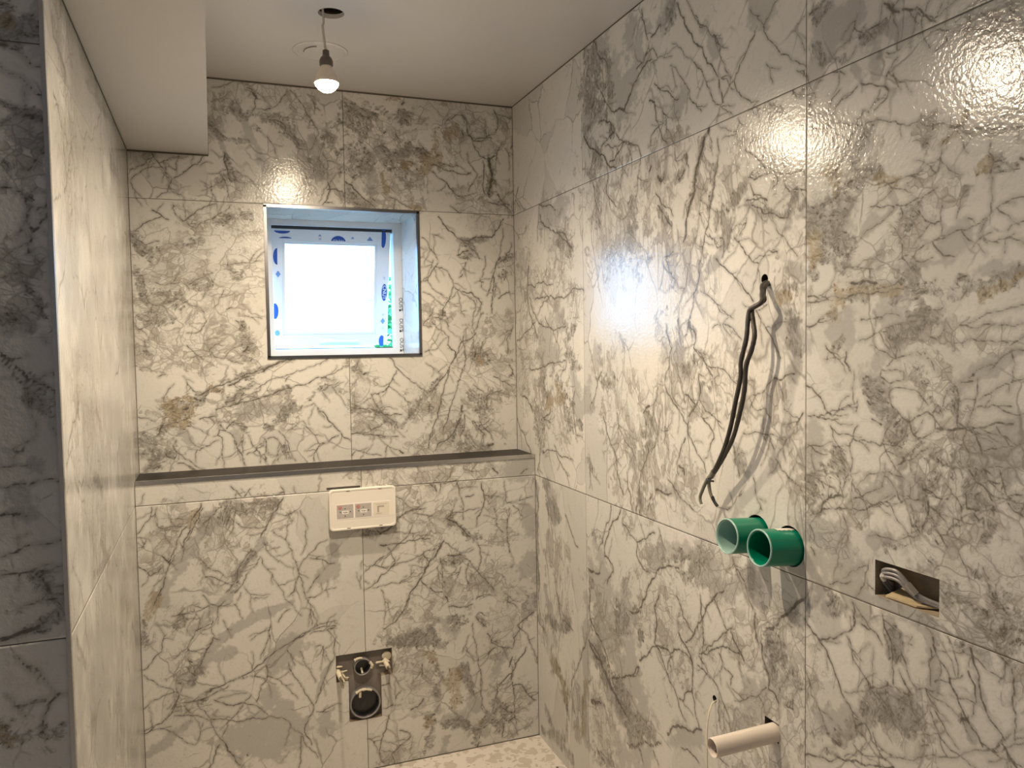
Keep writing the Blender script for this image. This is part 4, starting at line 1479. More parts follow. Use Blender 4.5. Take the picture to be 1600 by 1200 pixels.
g 238 -1845,1132 -1805,1119
v 15 -1643,1115 -1652,1104 -1656,1086
g 411 -1652,1104 -1692,1100 -1730,1099
g 299 -1656,1315 -1651,1253
v 12 -1734,1153 -1746,1131 -1742,1093
v 8 -1661,1229 -1683,1235 -1691,1224
v 11 -1633,1215 -1669,1211 -1683,1197
v 15 -1738,1166 -1683,1156 -1643,1135
x 800 -1683,1168 -1661,1139 -1704,1147
x 500 -1985,1327 -1971,1273 -1955,1292
x 500 -1956,1218 -2014,1241 -2055,1260
x 500 -1941,1175 -2001,1174 -2055,1211 -2080,1253
x 225 -2027,1306 -2030,1282
x 420 -1909,1223 -1924,1261
g 567 -1658,1049 -1719,1046 -1767,1023
g 495 -1679,1009 -1743,1056
v 14 -1798,1081 -1789,1047 -1767,1002
v 17 -1699,1009 -1729,1020 -1753,1030
v 20 -1658,1057 -1647,1070
x 642 -1931,1117 -1985,1079 -2034,1108
x 729 -2003,1038 -2051,1039 -2081,1078 -2082,1021
d 262 -2035,1049 -2054,1032 -2081,1052
d 243 -2067,1036 -2061,1010
d 175 -2003,1053 -2019,1038
d 247 -1968,1080 -1989,1065
g 277 -2003,1008 -2030,999
g 165 -1812,1011 -1894,1010 -1940,999
v 12 -1984,1143 -1995,1124 -2008,1119
v 12 -2028,1127 -2038,1112
d 117 -2012,1113 -2034,1111
d 104 -1931,1111 -1946,1105
d 175 -2060,1097 -2041,1101 -2054,1078
d 186 -1878,1124 -1841,1119
v 22 -1629,918 -1648,901 -1674,883 -1700,858 -1715,834 -1740,796 -1759,779 -1773,774
v 17 -1674,887 -1700,903 -1729,919 -1749,931 -1763,950 -1765,976 -1758,992
v 36 -1763,947 -1762,964
d 131 -1719,984 -1719,969
d 206 -1709,988 -1719,973
v 10 -1744,922 -1758,891 -1782,864 -1800,843 -1822,831
v 13 -1749,920 -1772,885
v 16 -1829,993 -1834,970 -1846,954 -1851,932 -1853,902 -1855,872
d 173 -1855,967 -1863,939 -1859,918
g 175 -1846,978 -1863,953 -1871,922
v 13 -1871,942 -1879,925 -1888,902 -1900,887
v 12 -1868,901 -1880,882 -1896,868
g 117 -1933,990 -1937,966 -1941,897
v 16 -1937,985 -1944,959 -1959,945 -1970,931
v 12 -1933,965 -1930,934 -1934,900
v 15 -1970,928 -1994,942
v 13 -1941,910 -1956,919 -1970,921
v 22 -1970,928 -1977,912 -1988,894 -2001,875 -2012,862 -2032,841
v 26 -1993,870 -2000,872
d 117 -1995,871
g 104 -2008,863 -2015,845
v 24 -2008,992 -2014,969 -2024,952
g 121 -2005,990 -2017,952 -2024,925
v 16 -2024,952 -2027,926 -2037,900 -2053,884 -2069,867
v 13 -2004,953 -2017,934 -2019,908 -2011,880
v 14 -2061,996 -2076,987 -2080,965 -2083,952 -2080,931 -2084,906 -2083,880
v 17 -2065,861 -2075,847 -2088,836
v 12 -2084,877 -2099,887
v 10 -2032,835 -2060,856
v 14 -1800,843 -1826,852 -1843,864 -1843,870
v 12 -1900,887 -1911,885 -1938,892
v 10 -1740,811 -1800,839
d 247 -1822,806 -1805,792 -1835,822
g 305 -1782,767 -1822,806 -1888,852
d 208 -1884,850 -1896,842
d 262 -1916,837 -1888,812
x 555 -1876,830 -1848,800 -1904,819
v 17 -1759,775 -1768,750 -1791,771 -1805,746 -1831,741
v 17 -1773,770 -1759,771
d 208 -1735,709 -1721,702 -1778,751
g 262 -1721,706 -1782,764
v 22 -1632,633 -1670,647 -1721,671
d 109 -1696,668 -1721,676
v 29 -1721,672 -1769,689 -1814,701 -1857,720
v 9 -1740,682 -1857,738 -1964,792 -2038,838 -2099,879
v 11 -1632,810 -1648,765 -1675,742 -1696,706
v 13 -1809,762 -1818,738 -1840,724
v 10 -1764,716 -1792,707
g 350 -1701,731 -1730,748
v 14 -1916,787 -1931,796
v 14 -2042,823 -2066,841
v 9 -1895,957 -1887,958 -1895,971
v 15 -1830,934 -1812,953 -1781,956
v 10 -1942,862 -1964,837 -1989,817
v 10 -1934,855 -1949,830 -1968,794
d 173 -1986,987 -1997,978
@W
v 35 -1314,2081 -1302,2045 -1223,2028 -1180,2018
d 184 -1296,2073 -1242,2036 -1203,2019
v 15 -1151,2133 -1137,2093 -1121,2058
v 28 -1328,1938 -1290,1927 -1254,1898 -1190,1883
v 15 -1068,1964 -1018,1942 -672,2081
v 21 -1261,1781 -1172,1859 -1078,1927
v 39 -668,1966 -671,1891
v 18 -1268,1933 -1332,1918
d 130 -918,2088 -705,2103 -329,2139
d 260 -476,2008 -269,1997
v 26 -276,1977 -244,1907
g 347 -1160,1907 -1056,1907
v 13 -1003,1784 -959,1722
v 18 -1172,1765 -1210,1711
v 22 -1213,1420 -1195,1390 -1277,1360 -1335,1312
d 95 -1213,1420 -1203,1362
v 19 -1280,1258 -1240,1224 -1170,1191
d 173 -1066,1244 -921,1165
g 184 -1037,1235 -980,1203
v 29 -465,1458 -579,1426
v 13 -864,1582 -912,1656
v 29 -538,1257 -605,1213 -585,1130
d 147 -963,1371 -909,1319
v 15 -1361,1293 -1287,1322
v 18 -1001,1355 -876,1306
v 17 -1313,1131 -1343,1108 -1261,1054 -1247,1009
d 147 -986,1072 -857,1002 -1099,1027
v 25 -1103,1117 -1089,1060
v 17 -1227,987 -1195,904
d 95 -1332,973 -1252,896
v 17 -1083,759 -1182,749 -1221,716
d 95 -959,697 -933,656
v 26 -1028,825 -1006,784
d 213 -405,701 -305,616
v 18 -809,1021 -897,1002
g 104 -551,642 -490,496
v 18 -1385,860 -1382,783
@F
v 30 -1427,1990 -1409,1985 -1394,1977 -1385,1964 -1367,1962
d 283 -1418,2049 -1407,2020 -1420,2011
d 200 -1385,2039 -1371,2021
g 333 -1407,2016 -1386,2019 -1369,2055
o 100 -1409,2043 -1416,2025
v 17 -1428,1956 -1410,1944 -1390,1932 -1381,1919 -1366,1914
v 13 -1430,1897 -1413,1892 -1392,1880 -1364,1879
d 100 -1430,1897 -1410,1889 -1373,1882
v 17 -1436,1759 -1418,1760 -1406,1754 -1401,1737
d 100 -1394,1751 -1394,1741
v 27 -1400,1740 -1398,1712 -1393,1688
v 17 -1393,1688 -1377,1710 -1367,1717
v 13 -1401,1737 -1382,1731 -1367,1728
v 13 -1393,1688 -1401,1653
d 133 -1434,1808 -1425,1798
g 20 -1429,1794 -1417,1771
v 12 -1395,1789 -1373,1819
v 16 -1432,1859 -1410,1879 -1395,1873
x 476 -1424,1822 -1405,1771
g 267 -1402,1858 -1377,1853
v 20 -1417,1638 -1412,1614 -1403,1596
d 133 -1406,1603 -1391,1579 -1383,1550
x 500 -1417,1628 -1425,1579 -1398,1565
d 133 -1442,1543 -1426,1554
v 33 -1447,1491 -1429,1473 -1412,1451 -1391,1436 -1369,1421
d 17 -1406,1455 -1381,1436
d 183 -1398,1422 -1389,1404 -1410,1419
v 17 -1445,1477 -1430,1452 -1410,1430
v 13 -1400,1447 -1381,1452 -1368,1454
v 13 -1393,1393 -1371,1378
v 2 -1449,1445 -1430,1448
v 13 -1384,1518 -1379,1504
g 233 -1433,1526 -1409,1533
v 12 -1445,1328 -1420,1325
v 15 -1455,1302 -1430,1302 -1412,1299
v 17 -1456,1267 -1435,1270 -1394,1273 -1366,1269
g 200 -1426,1252 -1424,1226
v 2 -1436,1313 -1400,1351
g 167 -1406,1301 -1394,1282
v 28 -1458,1219 -1440,1221 -1421,1215
v 13 -1461,1151 -1436,1155 -1414,1167 -1370,1170
v 17 -1462,1119 -1444,1120 -1413,1122 -1371,1124
v 23 -1410,1116 -1398,1100 -1389,1080
d 167 -1404,1104 -1389,1080 -1373,1075
v 22 -1431,1064 -1402,1068 -1370,1067
v 45 -1467,1011 -1445,1015 -1426,1020 -1410,1023
d 133 -1436,1017 -1404,1027 -1374,1045
d 133 -1453,1056 -1434,1057
v 15 -1443,978 -1419,952 -1401,927 -1389,907
v 15 -1389,907 -1370,903
v 28 -1386,902 -1400,890 -1407,873 -1412,851
d 20 -1408,850 -1395,833
x 55 -1428,803 -1396,807 -1455,841
o 133 -1467,851 -1455,834
d 200 -1467,847 -1386,835
v 1 -1435,1180 -1419,1186
v 12 -1461,916 -1435,874
'''
FIG = {}
for ln in MARBLE_AND_SHADE.strip().split('\n'):
    if ln[0] == '@': cur = FIG.setdefault(ln[1:], []); continue
    t = ln.split(); cur.append((t[0], int(t[1])*1e-4, [tuple(float(q)*1e-3 for q in s.split(',')) for s in t[2:]]))

def axis(a, b, step, extra, joints):
    """sorted break lines; fine where step says so"""
    g = 0.0013
    sp = sorted(set([a, b] + [e for e in extra if a < e < b]))
    for j in joints:
        if a < j < b: sp += [j-g, j-g*.75, j+g*.75, j+g]
    sp = sorted(sp); out = list(sp); x = a
    arr = np.array(sp)
    while x < b:
        if np.min(np.abs(arr-x)) > 0.0011: out.append(x)
        x += step(x)
    return np.array(sorted(out))

def build_wall(name, key, ur, vr, place, ju, jv, holes=(), circles=(), ustep=lambda u: .01, vstep=lambda v: .01, tiles=None, seed=1, keep=None):
    rnd = random.Random(seed); rng = np.random.RandomState(seed)
    ex_u = [h[0] for h in holes]+[h[1] for h in holes]; ex_v = [h[2] for h in holes]+[h[3] for h in holes]
    U = axis(ur[0], ur[1], ustep, ex_u, ju); V = axis(vr[0], vr[1], vstep, ex_v, jv)
    nu, nv = len(U), len(V)
    vein_and_shade = np.full((nu, nv), .03); tone = np.zeros((4, nu, nv)); UU, VV = np.meshgrid(U, V, indexing='ij')
    def seg(a, b2, pad):
        i0, i1 = np.searchsorted(U, [min(a[0], b2[0])-pad, max(a[0], b2[0])+pad]); j0, j1 = np.searchsorted(V, [min(a[1], b2[1])-pad, max(a[1], b2[1])+pad])
        if i0 >= i1 or j0 >= j1: return None
        x = UU[i0:i1, j0:j1]; y = VV[i0:i1, j0:j1]; dx, dy = b2[0]-a[0], b2[1]-a[1]; q = dx*dx+dy*dy
        t = np.clip(((x-a[0])*dx+(y-a[1])*dy)/q, 0, 1) if q > 1e-12 else 0
        return (slice(i0, i1), slice(j0, j1)), np.hypot(x-a[0]-t*dx, y-a[1]-t*dy), t
    def vn(sc, sd):
        g_ = np.random.RandomState(sd).uniform(-1, 1, (int((U[-1]-U[0])*sc)+3, int((V[-1]-V[0])*sc)+3))
        a = (U-U[0])*sc; b = (V-V[0])*sc; ia = a.astype(int); ib = b.astype(int); fa = a-ia; fb = b-ib
        fa = (fa*fa*(3-2*fa))[:, None]; fb = (fb*fb*(3-2*fb))[None, :]; q = lambda i, j: g_[np.ix_(ia+i, ib+j)]
        return q(0, 0)*(1-fa)*(1-fb)+q(1, 0)*fa*(1-fb)+q(0, 1)*(1-fa)*fb+q(1, 1)*fa*fb
    WN = sum(vn(f, seed*7+k)*w for k, (f, w) in enumerate(((18, .55), (42, .4), (95, .3), (200, .22)))) if (key in FIG) else None
    def frac(p, lv, amp):
        for _ in range(lv):
            q = [p[0]]
            for a, c in zip(p, p[1:]):
                l = math.hypot(c[0]-a[0], c[1]-a[1])
                if l > .012:
                    k = rnd.uniform(-amp, amp)
                    q.append(((a[0]+c[0])/2 - (c[1]-a[1])*k, (a[1]+c[1])/2 + (c[0]-a[0])*k))
                q.append(c)
            p = q
        return p
    def draw(p, r0, r1):
        n = max(1, len(p)-1)
        for i in range(n):
            a = p[i]; c = p[min(i+1, len(p)-1)]; ra = r0+(r1-r0)*i/n
            s = seg(a, c, .03)
            if s is None: continue
            sl, d, t = s; ra = ra*rnd.uniform(.55, 1.25)
            vein_and_shade[sl] = np.minimum(vein_and_shade[sl], d-ra)
    CH = {'g': 0, 'd': 1, 'o': 2, 'x': 3}
    for k, r, pts in FIG.get(key, []):
        if k == 'v':
            r = min(r*.72, .0045)
            p = frac(pts if len(pts) > 1 else pts*2, 4, .14)
            draw(p, r, r*.8)
            if len(p) > 3 and r > .0007:
                for _ in range(rnd.choice((0, 1, 2, 3))):
                    i = rnd.randrange(1, len(p)-1); a = p[i]; ang = math.atan2(p[i+1][1]-a[1], p[i+1][0]-a[0]) + rnd.choice((-1, 1))*rnd.uniform(.4, 1.1)
                    l = rnd.uniform(.02, .08); q = [a]
                    for s_ in range(3):
                        ang += rnd.uniform(-.5, .5); q.append((q[-1][0]+l/3*math.cos(ang), q[-1][1]+l/3*math.sin(ang)))
                    draw(frac(q, 2, .15), .0007, .0001)
        else:
            ch = CH[k]; P = pts if len(pts) > 1 else pts*2
            for a, c in zip(P, P[1:]):
                s = seg(a, c, r*2.4)
                if s is None: continue
                sl, d, t = s
                f = np.clip(1.35 - (d/r)*.95 + WN[sl]*.95, 0, 1)*np.clip(2.3-d/r, 0, 1); f = f*f*(3-2*f)
                tone[ch][sl] = np.maximum(tone[ch][sl], f)
    # texture coordinates: every tile its own piece of the stone
    if key == 'W': tone[0] = np.maximum(tone[0], np.clip(.75+.5*vn(6, 5)+.3*vn(25, 6), 0, 1)); tone[3] = np.maximum(tone[3], np.clip(.3+.6*vn(5, 9), 0, 1))  # left wall: greyer tile, also toned down all over against its over-bright lighting
    tc = np.zeros((nu, nv, 3))
    bu = np.searchsorted(sorted(ju), U); bv = np.searchsorted(sorted(jv), V)
    for i in range(len(ju)+1):
        for j in range(len(jv)+1):
            ii = np.where(bu == i)[0]; jj = np.where(bv == j)[0]
            if not len(ii) or not len(jj): continue
            th, st = (tiles or {}).get((i, j), (rnd.uniform(0, 3), rnd.uniform(.75, .95)))
            ox, oy, oz = rng.uniform(0, 40, 3)
            x = UU[np.ix_(ii, jj)]; y = VV[np.ix_(ii, jj)]
            tc[np.ix_(ii, jj, [0])] = ((x*math.cos(th)+y*math.sin(th))*st + ox)[..., None]   # along the grain
            tc[np.ix_(ii, jj, [1])] = ((-x*math.sin(th)+y*math.cos(th)) + oy)[..., None]
            tc[np.ix_(ii, jj, [2])] = oz
    g = .0013
    inu = np.zeros(nu, bool); inv_ = np.zeros(nv, bool)
    for j in ju: inu |= np.abs(U-j) < g*.9
    for j in jv: inv_ |= np.abs(V-j) < g*.9
    dep = np.where(inu[:, None] | inv_[None, :], .0006, 0.0)
    # snap to round holes
    UC = (U[1:]+U[:-1])/2; VC = (V[1:]+V[:-1])/2
    keepf = np.ones((nu-1, nv-1), bool)
    for h in holes:
        keepf &= ~(((UC > h[0]) & (UC < h[1]))[:, None] & ((VC > h[2]) & (VC < h[3]))[None, :])
    if keep is not None: keepf &= keep(UC[:, None], VC[None, :])
    UX, VX = UU.copy(), VV.copy()
    for cu, cv, r in circles:
        ins = np.hypot(UC[:, None]-cu, VC[None, :]-cv) < r
        vu = np.zeros((nu, nv), bool); vo = np.zeros((nu, nv), bool)
        for a, m2 in ((vu, ins), (vo, ~ins)):
            a[:-1, :-1] |= m2; a[1:, :-1] |= m2; a[:-1, 1:] |= m2; a[1:, 1:] |= m2
        ed = vu & vo; ang = np.arctan2(VV-cv, UU-cu)
        UX[ed] = cu + r*np.cos(ang[ed]); VX[ed] = cv + r*np.sin(ang[ed]); keepf &= ~ins
    co = place(UX.ravel(), VX.ravel(), dep.ravel())
    idx = np.arange(nu*nv).reshape(nu, nv)
    q = np.stack([idx[:-1, :-1], idx[1:, :-1], idx[1:, 1:], idx[:-1, 1:]], -1)[keepf]
    gm = ((inu[:-1] & inu[1:])[:, None] | (inv_[:-1] & inv_[1:])[None, :])[keepf]
    used = np.zeros(nu*nv, bool); used[q.ravel()] = True; remap = np.cumsum(used)-1
    q = remap[q]; co = co[used]
    me = bpy.data.meshes.new(name); me.vertices.add(len(co)); me.vertices.foreach_set('co', co.ravel().astype(np.float32))
    me.loops.add(q.size); me.loops.foreach_set('vertex_index', q.ravel().astype(np.int32))
    me.polygons.add(len(q)); me.polygons.foreach_set('loop_start', (np.arange(len(q))*4).astype(np.int32))
    me.update(calc_edges=True)
    me.polygons.foreach_set('material_index', gm.astype(np.int32))
    a = me.attributes.new('vein_and_shade', 'FLOAT', 'POINT'); a.data.foreach_set('value', vein_and_shade.ravel()[used].astype(np.float32))
    a = me.attributes.new('tone', 'FLOAT_COLOR', 'POINT'); a.data.foreach_set('color', np.moveaxis(tone, 0, -1).reshape(-1, 4)[used].ravel().astype(np.float32))
    a = me.attributes.new('tc', 'FLOAT_VECTOR', 'POINT'); a.data.foreach_set('vector', tc.reshape(-1, 3)[used].ravel().astype(np.float32))
    me.validate()
    o = link(name, me, [M_MARBLE, M_GROUT]); o['kind'] = 'structure'
    return o
xz = lambda yy, s=1: (lambda u, v, d: np.stack([u, np.full_like(u, yy)+d*s, v], -1))
yz = lambda xx, s=1: (lambda u, v, d: np.stack([np.full_like(u, xx)+d*s, u, v], -1))
FS = .0024
# ---- walls ----
WC = [(-.755, -.560, .332, .424), (-.713, -.601, .184, .332)]     # toilet pipe cut-out
wall_back = build_wall('wall_back', 'B', (WX, 0), (ZL-.01, ZC), xz(0), [-.6535], [Z1], holes=[WIN],
    ustep=lambda u: FS, vstep=lambda v: FS, seed=3)
tag(wall_back, 'grey veined marble tiled wall around the small window')
wall_lower = build_wall('wall_lower', 'L', (WX, 0), (0, ZL-.012), xz(-D), [-.6525], [1.0], holes=WC,
    ustep=lambda u: FS, vstep=lambda v: FS, seed=5, tiles={(0, 0): (1.1, .7), (1, 0): (.6, .9)})
tag(wall_lower, 'boxed-out marble tiled wall below the dark ledge')
SOCK = (-1.949, -1.8125, 1.022, 1.087); SQ = (-1.550, -1.503, .616, .659)
def rstep(u): return FS if u > -2.3 else .04
wall_right = build_wall('wall_right', 'R', (RY, 0), (0, ZC), yz(0), [G1, G2, G2-1.02], [1.0, Z1],
    holes=[SOCK, SQ], circles=[(-1.316, .618, .0085), (-1.504, 1.622, .011), (-1.478, 1.060, .043), (-1.585, 1.058, .043)],
    ustep=rstep, vstep=lambda v: FS if v > .42 else .008, seed=11,
    tiles={(3, 0): (1.5, .28), (3, 1): (1.5, .8), (2, 1): (1.42, .5), (2, 0): (1.8, .8), (1, 1): (.2, .95), (1, 0): (1.9, .7), (3, 2): (1.1, .7), (2, 2): (2.1, .7)})
tag(wall_right, 'long marble tiled wall with the green pipes')
wall_left = build_wall('wall_left', 'W', (YF, 0), (0, ZC), yz(WX, -1), [], [1.0, Z1],
    ustep=lambda u: .005, vstep=lambda v: .005, seed=17, tiles={(0, 0): (1.5, .6), (0, 1): (1.45, .6), (0, 2): (1.4, .6)})
tag(wall_left, 'short marble tiled return wall on the left')
wall_partition = build_wall('wall_partition', 'F', (RX, WX), (0, ZC), xz(YF), [WX-.51], [1.0, Z1],
    ustep=lambda u: .005 if u > -1.6 else .04, vstep=lambda v: .005, seed=23)
tag(wall_partition, 'shaded marble tiled wall face at the far left')
# plain plastered shell behind the camera
def quad(name, pts, mat, parent=None):
    bm = bmesh.new(); bm.faces.new([bm.verts.new(p) for p in pts]); return mesh(name, bm, mat, parent)
o = quad('wall_rear', [(RX, RY, 0), (0, RY, 0), (0, RY, ZC), (RX, RY, ZC)], M_PLASTER); o['kind'] = 'structure'
bm = bmesh.new()
wy0, wy1, wz0, wz1 = -3.22, -2.78, 1.43, 1.87
for a, b_, c, d in ((RY, wy0, 0, ZC), (wy1, YF, 0, ZC), (wy0, wy1, 0, wz0), (wy0, wy1, wz1, ZC)):
    bm.faces.new([bm.verts.new(p) for p in ((RX, a, c), (RX, b_, c), (RX, b_, d), (RX, a, d))])
o = mesh('wall_outer', bm, M_PLASTER); o['kind'] = 'structure'
bm = bmesh.new()
for a in ((wy0, wy0+.05, wz0, wz1), (wy1-.05, wy1, wz0, wz1), (wy0+.05, wy1-.05, wz0, wz0+.05), (wy0+.05, wy1-.05, wz1-.05, wz1)):
    box(bm, RX-.05, RX+.005, a[0], a[1], a[2], a[3])
o = mesh('fill_window', bm, M_UPVC); o['kind'] = 'structure'  # unseen window, added to bring cool fill light onto the partition
# outer skin behind the tiled walls, so no daylight leaks through the service holes
bm = bmesh.new()
for b_ in ((.08, .1, RY, .5, -.03, ZC+.15), (.0, .08, RY-.02, RY, 0, ZC), (.0, .08, .44, .5, 0, ZC+.15), (.0015, .08, RY, .5, -.03, -.001), (.0015, .1, RY, .5, ZC+.001, ZC+.02), (WX-.05, .0, .02, .04, 0, ZL), (WX-.05, 0, 0.0015, .02, ZL-.006, ZL+.01), (WX-.05, WX-.002, -D+.03, .02, 0, ZL), (.0015, .08, .0, .02, 0, ZC)):
    box(bm, *b_)
o = mesh('wall_skin', bm, M_CAVITY); o['kind'] = 'structure'
# ---- floor ----
def floor_mat():
    m, nt, b = newmat('flecked_floor_tile'); N = nt.nodes; L = nt.links
    tc = N.new('ShaderNodeTexCoord').outputs['Object']
    def col(prev, scale, th, c, soft=.03, seed=0, dist=.25):
        ns = N.new('ShaderNodeTexNoise'); ns.inputs['Scale'].default_value = scale*1.3; L.new(tc, ns.inputs['Vector'])
        vm = N.new('ShaderNodeVectorMath'); vm.operation = 'MULTIPLY_ADD'; L.new(ns.outputs['Color'], vm.inputs[0]); vm.inputs[1].default_value = (dist*6/scale,)*3; L.new(tc, vm.inputs[2])
        v = N.new('ShaderNodeTexVoronoi'); v.inputs['Scale'].default_value = scale; v.inputs['Randomness'].default_value = 1; L.new(vm.outputs[0], v.inputs['Vector'])
        mp = N.new('ShaderNodeMapRange'); mp.interpolation_type = 'SMOOTHSTEP'; mp.inputs[1].default_value = th+soft; mp.inputs[2].default_value = th; L.new(v.outputs['Distance'], mp.inputs[0])
        mx = N.new('ShaderNodeMix'); mx.data_type = 'RGBA'; L.new(mp.outputs[0], mx.inputs[0]); mx.inputs[7].default_value = c+(1,)
        if isinstance(prev, tuple): mx.inputs[6].default_value = prev+(1,)
        else: L.new(prev, mx.inputs[6])
        return mx.outputs[2]
    c = col((.68, .63, .57), 17, .36, (.53, .47, .41), .07)
    c = col(c, 36, .27, (.50, .44, .38), .06); c = col(c, 14, .06, (.10, .08, .06), .03)
    L.new(c, b.inputs['Base Color']); b.inputs['Roughness'].default_value = .35; return m
bm = bmesh.new(); box(bm, RX, 0, RY, 0, -.03, 0)
o = mesh('floor', bm, floor_mat()); o['kind'] = 'structure'; tag(o, 'cream floor with beige flecks')
# ---- ceiling with a cut hole ----
HC = (-.782, -.648); HR = .036
bm = bmesh.new()
n = 48; rin = [bm.verts.new((HC[0]+HR*math.cos(2*math.pi*i/n), HC[1]+HR*math.sin(2*math.pi*i/n), ZC)) for i in range(n)]
sq = []
for i in range(n):
    a = 2*math.pi*i/n; c_, s_ = math.cos(a), math.sin(a); k = .1/max(abs(c_), abs(s_)); sq.append(bm.verts.new((HC[0]+k*c_, HC[1]+k*s_, ZC)))
top = [bm.verts.new((v.co.x, v.co.y, ZC+.0125)) for v in rin]
for i in range(n):
    j = (i+1) % n; bm.faces.new((rin[i], rin[j], sq[j], sq[i])); bm.faces.new((rin[i], rin[j], top[j], top[i]))
x0, x1, y0, y1 = HC[0]-.1, HC[0]+.1, HC[1]-.1, HC[1]+.1
for a, b_, c, d in ((RX, x0, RY, 0), (x1, 0, RY, 0), (x0, x1, RY, y0), (x0, x1, y1, 0)):
    bm.faces.new([bm.verts.new(p) for p in ((a, c, ZC), (b_, c, ZC), (b_, d, ZC), (a, d, ZC))])
ceil = mesh('ceiling', bm, M_PLASTER); ceil['kind'] = 'structure'; tag(ceil, 'pale grey painted ceiling with a round cable hole')
bm = bmesh.new()
box(bm, HC[0]-.09, HC[0]+.09, HC[1]-.09, HC[1]+.09, ZC+.08, ZC+.085)
for a in ((HC[0]-.09, HC[0]-.085, HC[1]-.09, HC[1]+.09), (HC[0]+.085, HC[0]+.09, HC[1]-.09, HC[1]+.09), (HC[0]-.085, HC[0]+.085, HC[1]-.09, HC[1]-.085), (HC[0]-.085, HC[0]+.085, HC[1]+.085, HC[1]+.09)):
    box(bm, a[0], a[1], a[2], a[3], ZC+.001, ZC+.08)
mesh('ceiling_void', bm, M_CAVITY, ceil)
bm = bmesh.new(); box(bm, WX, XS, YF, 0, ZS, ZC-.001)
o = mesh('ceiling_soffit', bm, M_PLASTER); o['kind'] = 'structure'; tag(o, 'boxed-in lower ceiling strip at the left')
# thin dark sealant lines under the ceiling
def strip(name, boxes, mat, label=None):
    bm = bmesh.new()
    for b_ in boxes: box(bm, *b_)
    o = mesh(name, bm, mat); o['kind'] = 'structure'
    if label: o['label'] = label
    return o
SG = .0035
strip('trim_1', [(XS, 0, -.0012, .001, ZC-.006, ZC), (-.0012, .001, RY, -.0012, ZC-SG, ZC), (WX, XS, -.0012, .001, ZS-.006, ZS), (WX-.001, WX+.0012, YF, 0, ZS-.004, ZS),
    (XS-.0005, XS+.0015, -.0012, .001, ZS, ZC), (-.0015, .001, -.0015, .001, ZL, ZC), (-.0015, .001, -D-.0015, -D+.001, 0, ZL), (WX-.001, WX+.0015, -.0015, .001, ZL, ZS), (WX-.001, WX+.0015, -D-.0015, -D+.001, 0, ZL),
    (WX, 0, -D-.0015, -D+.001, 0, .003)], M_GROUT, 'thin dark joint line around the wall edges')
strip('trim_2', [(WX-.0055, WX+.0015, YF-.003, YF+.009, 0, ZC)], M_STEEL, 'steel edge trim on the end of the left wall')
# ledge on the boxed wall
o = strip('trim_3', [(WX+.001, -.001, -D+.006, -.001, ZL-.012, ZL-.0005)], M_SHELF, 'dark polished ledge top')
o = strip('trim_4', [(WX+.001, -.001, -D-.003, -D+.006, ZL-.0125, ZL+.001)], M_STEEL, 'steel edge trim along the front of the ledge')
# ---- window opening ----
x0, x1, z0, z1 = WIN; WD = .294
def reveal(name, key, ur, vr, place, seed):
    o = build_wall(name, key, ur, vr, place, [], [], ustep=lambda u: .01, vstep=lambda v: .01, seed=seed, tiles={(0, 0): (0, .5)})
    return o
rv = []
rv.append(reveal('wall_reveal', '-', (0, WD), (x0, x1), lambda u, v, d: np.stack([v, u, np.full_like(u, z1)], -1), 31))
rv.append(reveal('wall_reveal', '-', (0, WD), (z0, z1), lambda u, v, d: np.stack([np.full_like(u, x1), u, v], -1), 32))
rv.append(reveal('wall_reveal', '-', (0, WD), (z0, z1), lambda u, v, d: np.stack([np.full_like(u, x0), u, v], -1), 33))
rv.append(reveal('wall_reveal', '-', (0, WD), (x0, x1), lambda u, v, d: np.stack([v, u, np.full_like(u, z0)], -1), 34))
for r_ in rv:
    r_.parent = wall_back
    if 'kind' in r_: del r_['kind']
t = .0105
strip('trim_5', [(x0-.001, x0+t-.001, -.004, .012, z0, z1), (x1-t+.003, x1+.003, -.004, .012, z0, z1), (x0-.001, x1+.003, -.004, .012, z1-.007, z1+.004), (x0-.001, x1+.003, -.004, .012, z0-.006, z0+.005)], M_DARKSTEEL, 'steel edge trim framing the window opening')
win = bpy.data.objects.new('window_1', None); COL.objects.link(win); win.location = (-.655, WD, z0); win['kind'] = 'structure'; win['label'] = 'small white plastic window tilted open'
bm = bmesh.new(); FX0, FX1, FZ0, FZ1 = -.893, -.416, 1.487, 1.972
ox0, ox1, oz0, oz1 = x0-.02, x1+.02, z0-.02, z1+.02
for a in ((ox0, FX0, oz0, oz1), (FX1, ox1, oz0, oz1), (FX0, FX1, FZ1, oz1), (FX0, FX1, oz0, FZ0)):
    box(bm, a[0], a[1], WD, WD+.065, a[2], a[3])
fr = mesh('window_frame', bm, M_UPVC, win)
bm = bmesh.new()
for a in ((FX0+.004, FX1-.004, FZ0+.0005, FZ0+.004),):
    box(bm, a[0], a[1], WD+.03, WD+.04, a[2], a[3])
box(bm, FX0+.001, FX1-.001, WD+.022, WD+.062, FZ1-.012, FZ1-.0005)
mesh('seal', bm, M_SEAL, fr)
def text_mesh(name, s, size, mat, parent, mtx):
    cu = bpy.data.curves.new(name, 'FONT'); cu.body = s; cu.size = size; cu.align_x = 'CENTER'; cu.align_y = 'CENTER'; cu.extrude = .0002
    t_ = bpy.data.objects.new('tmp', cu); COL.objects.link(t_)
    dg = bpy.context.evaluated_depsgraph_get(); me = bpy.data.meshes.new_from_object(t_.evaluated_get(dg))
    bpy.data.objects.remove(t_); me.name = name; me.transform(mtx)
    return link(name, me, mat, parent)
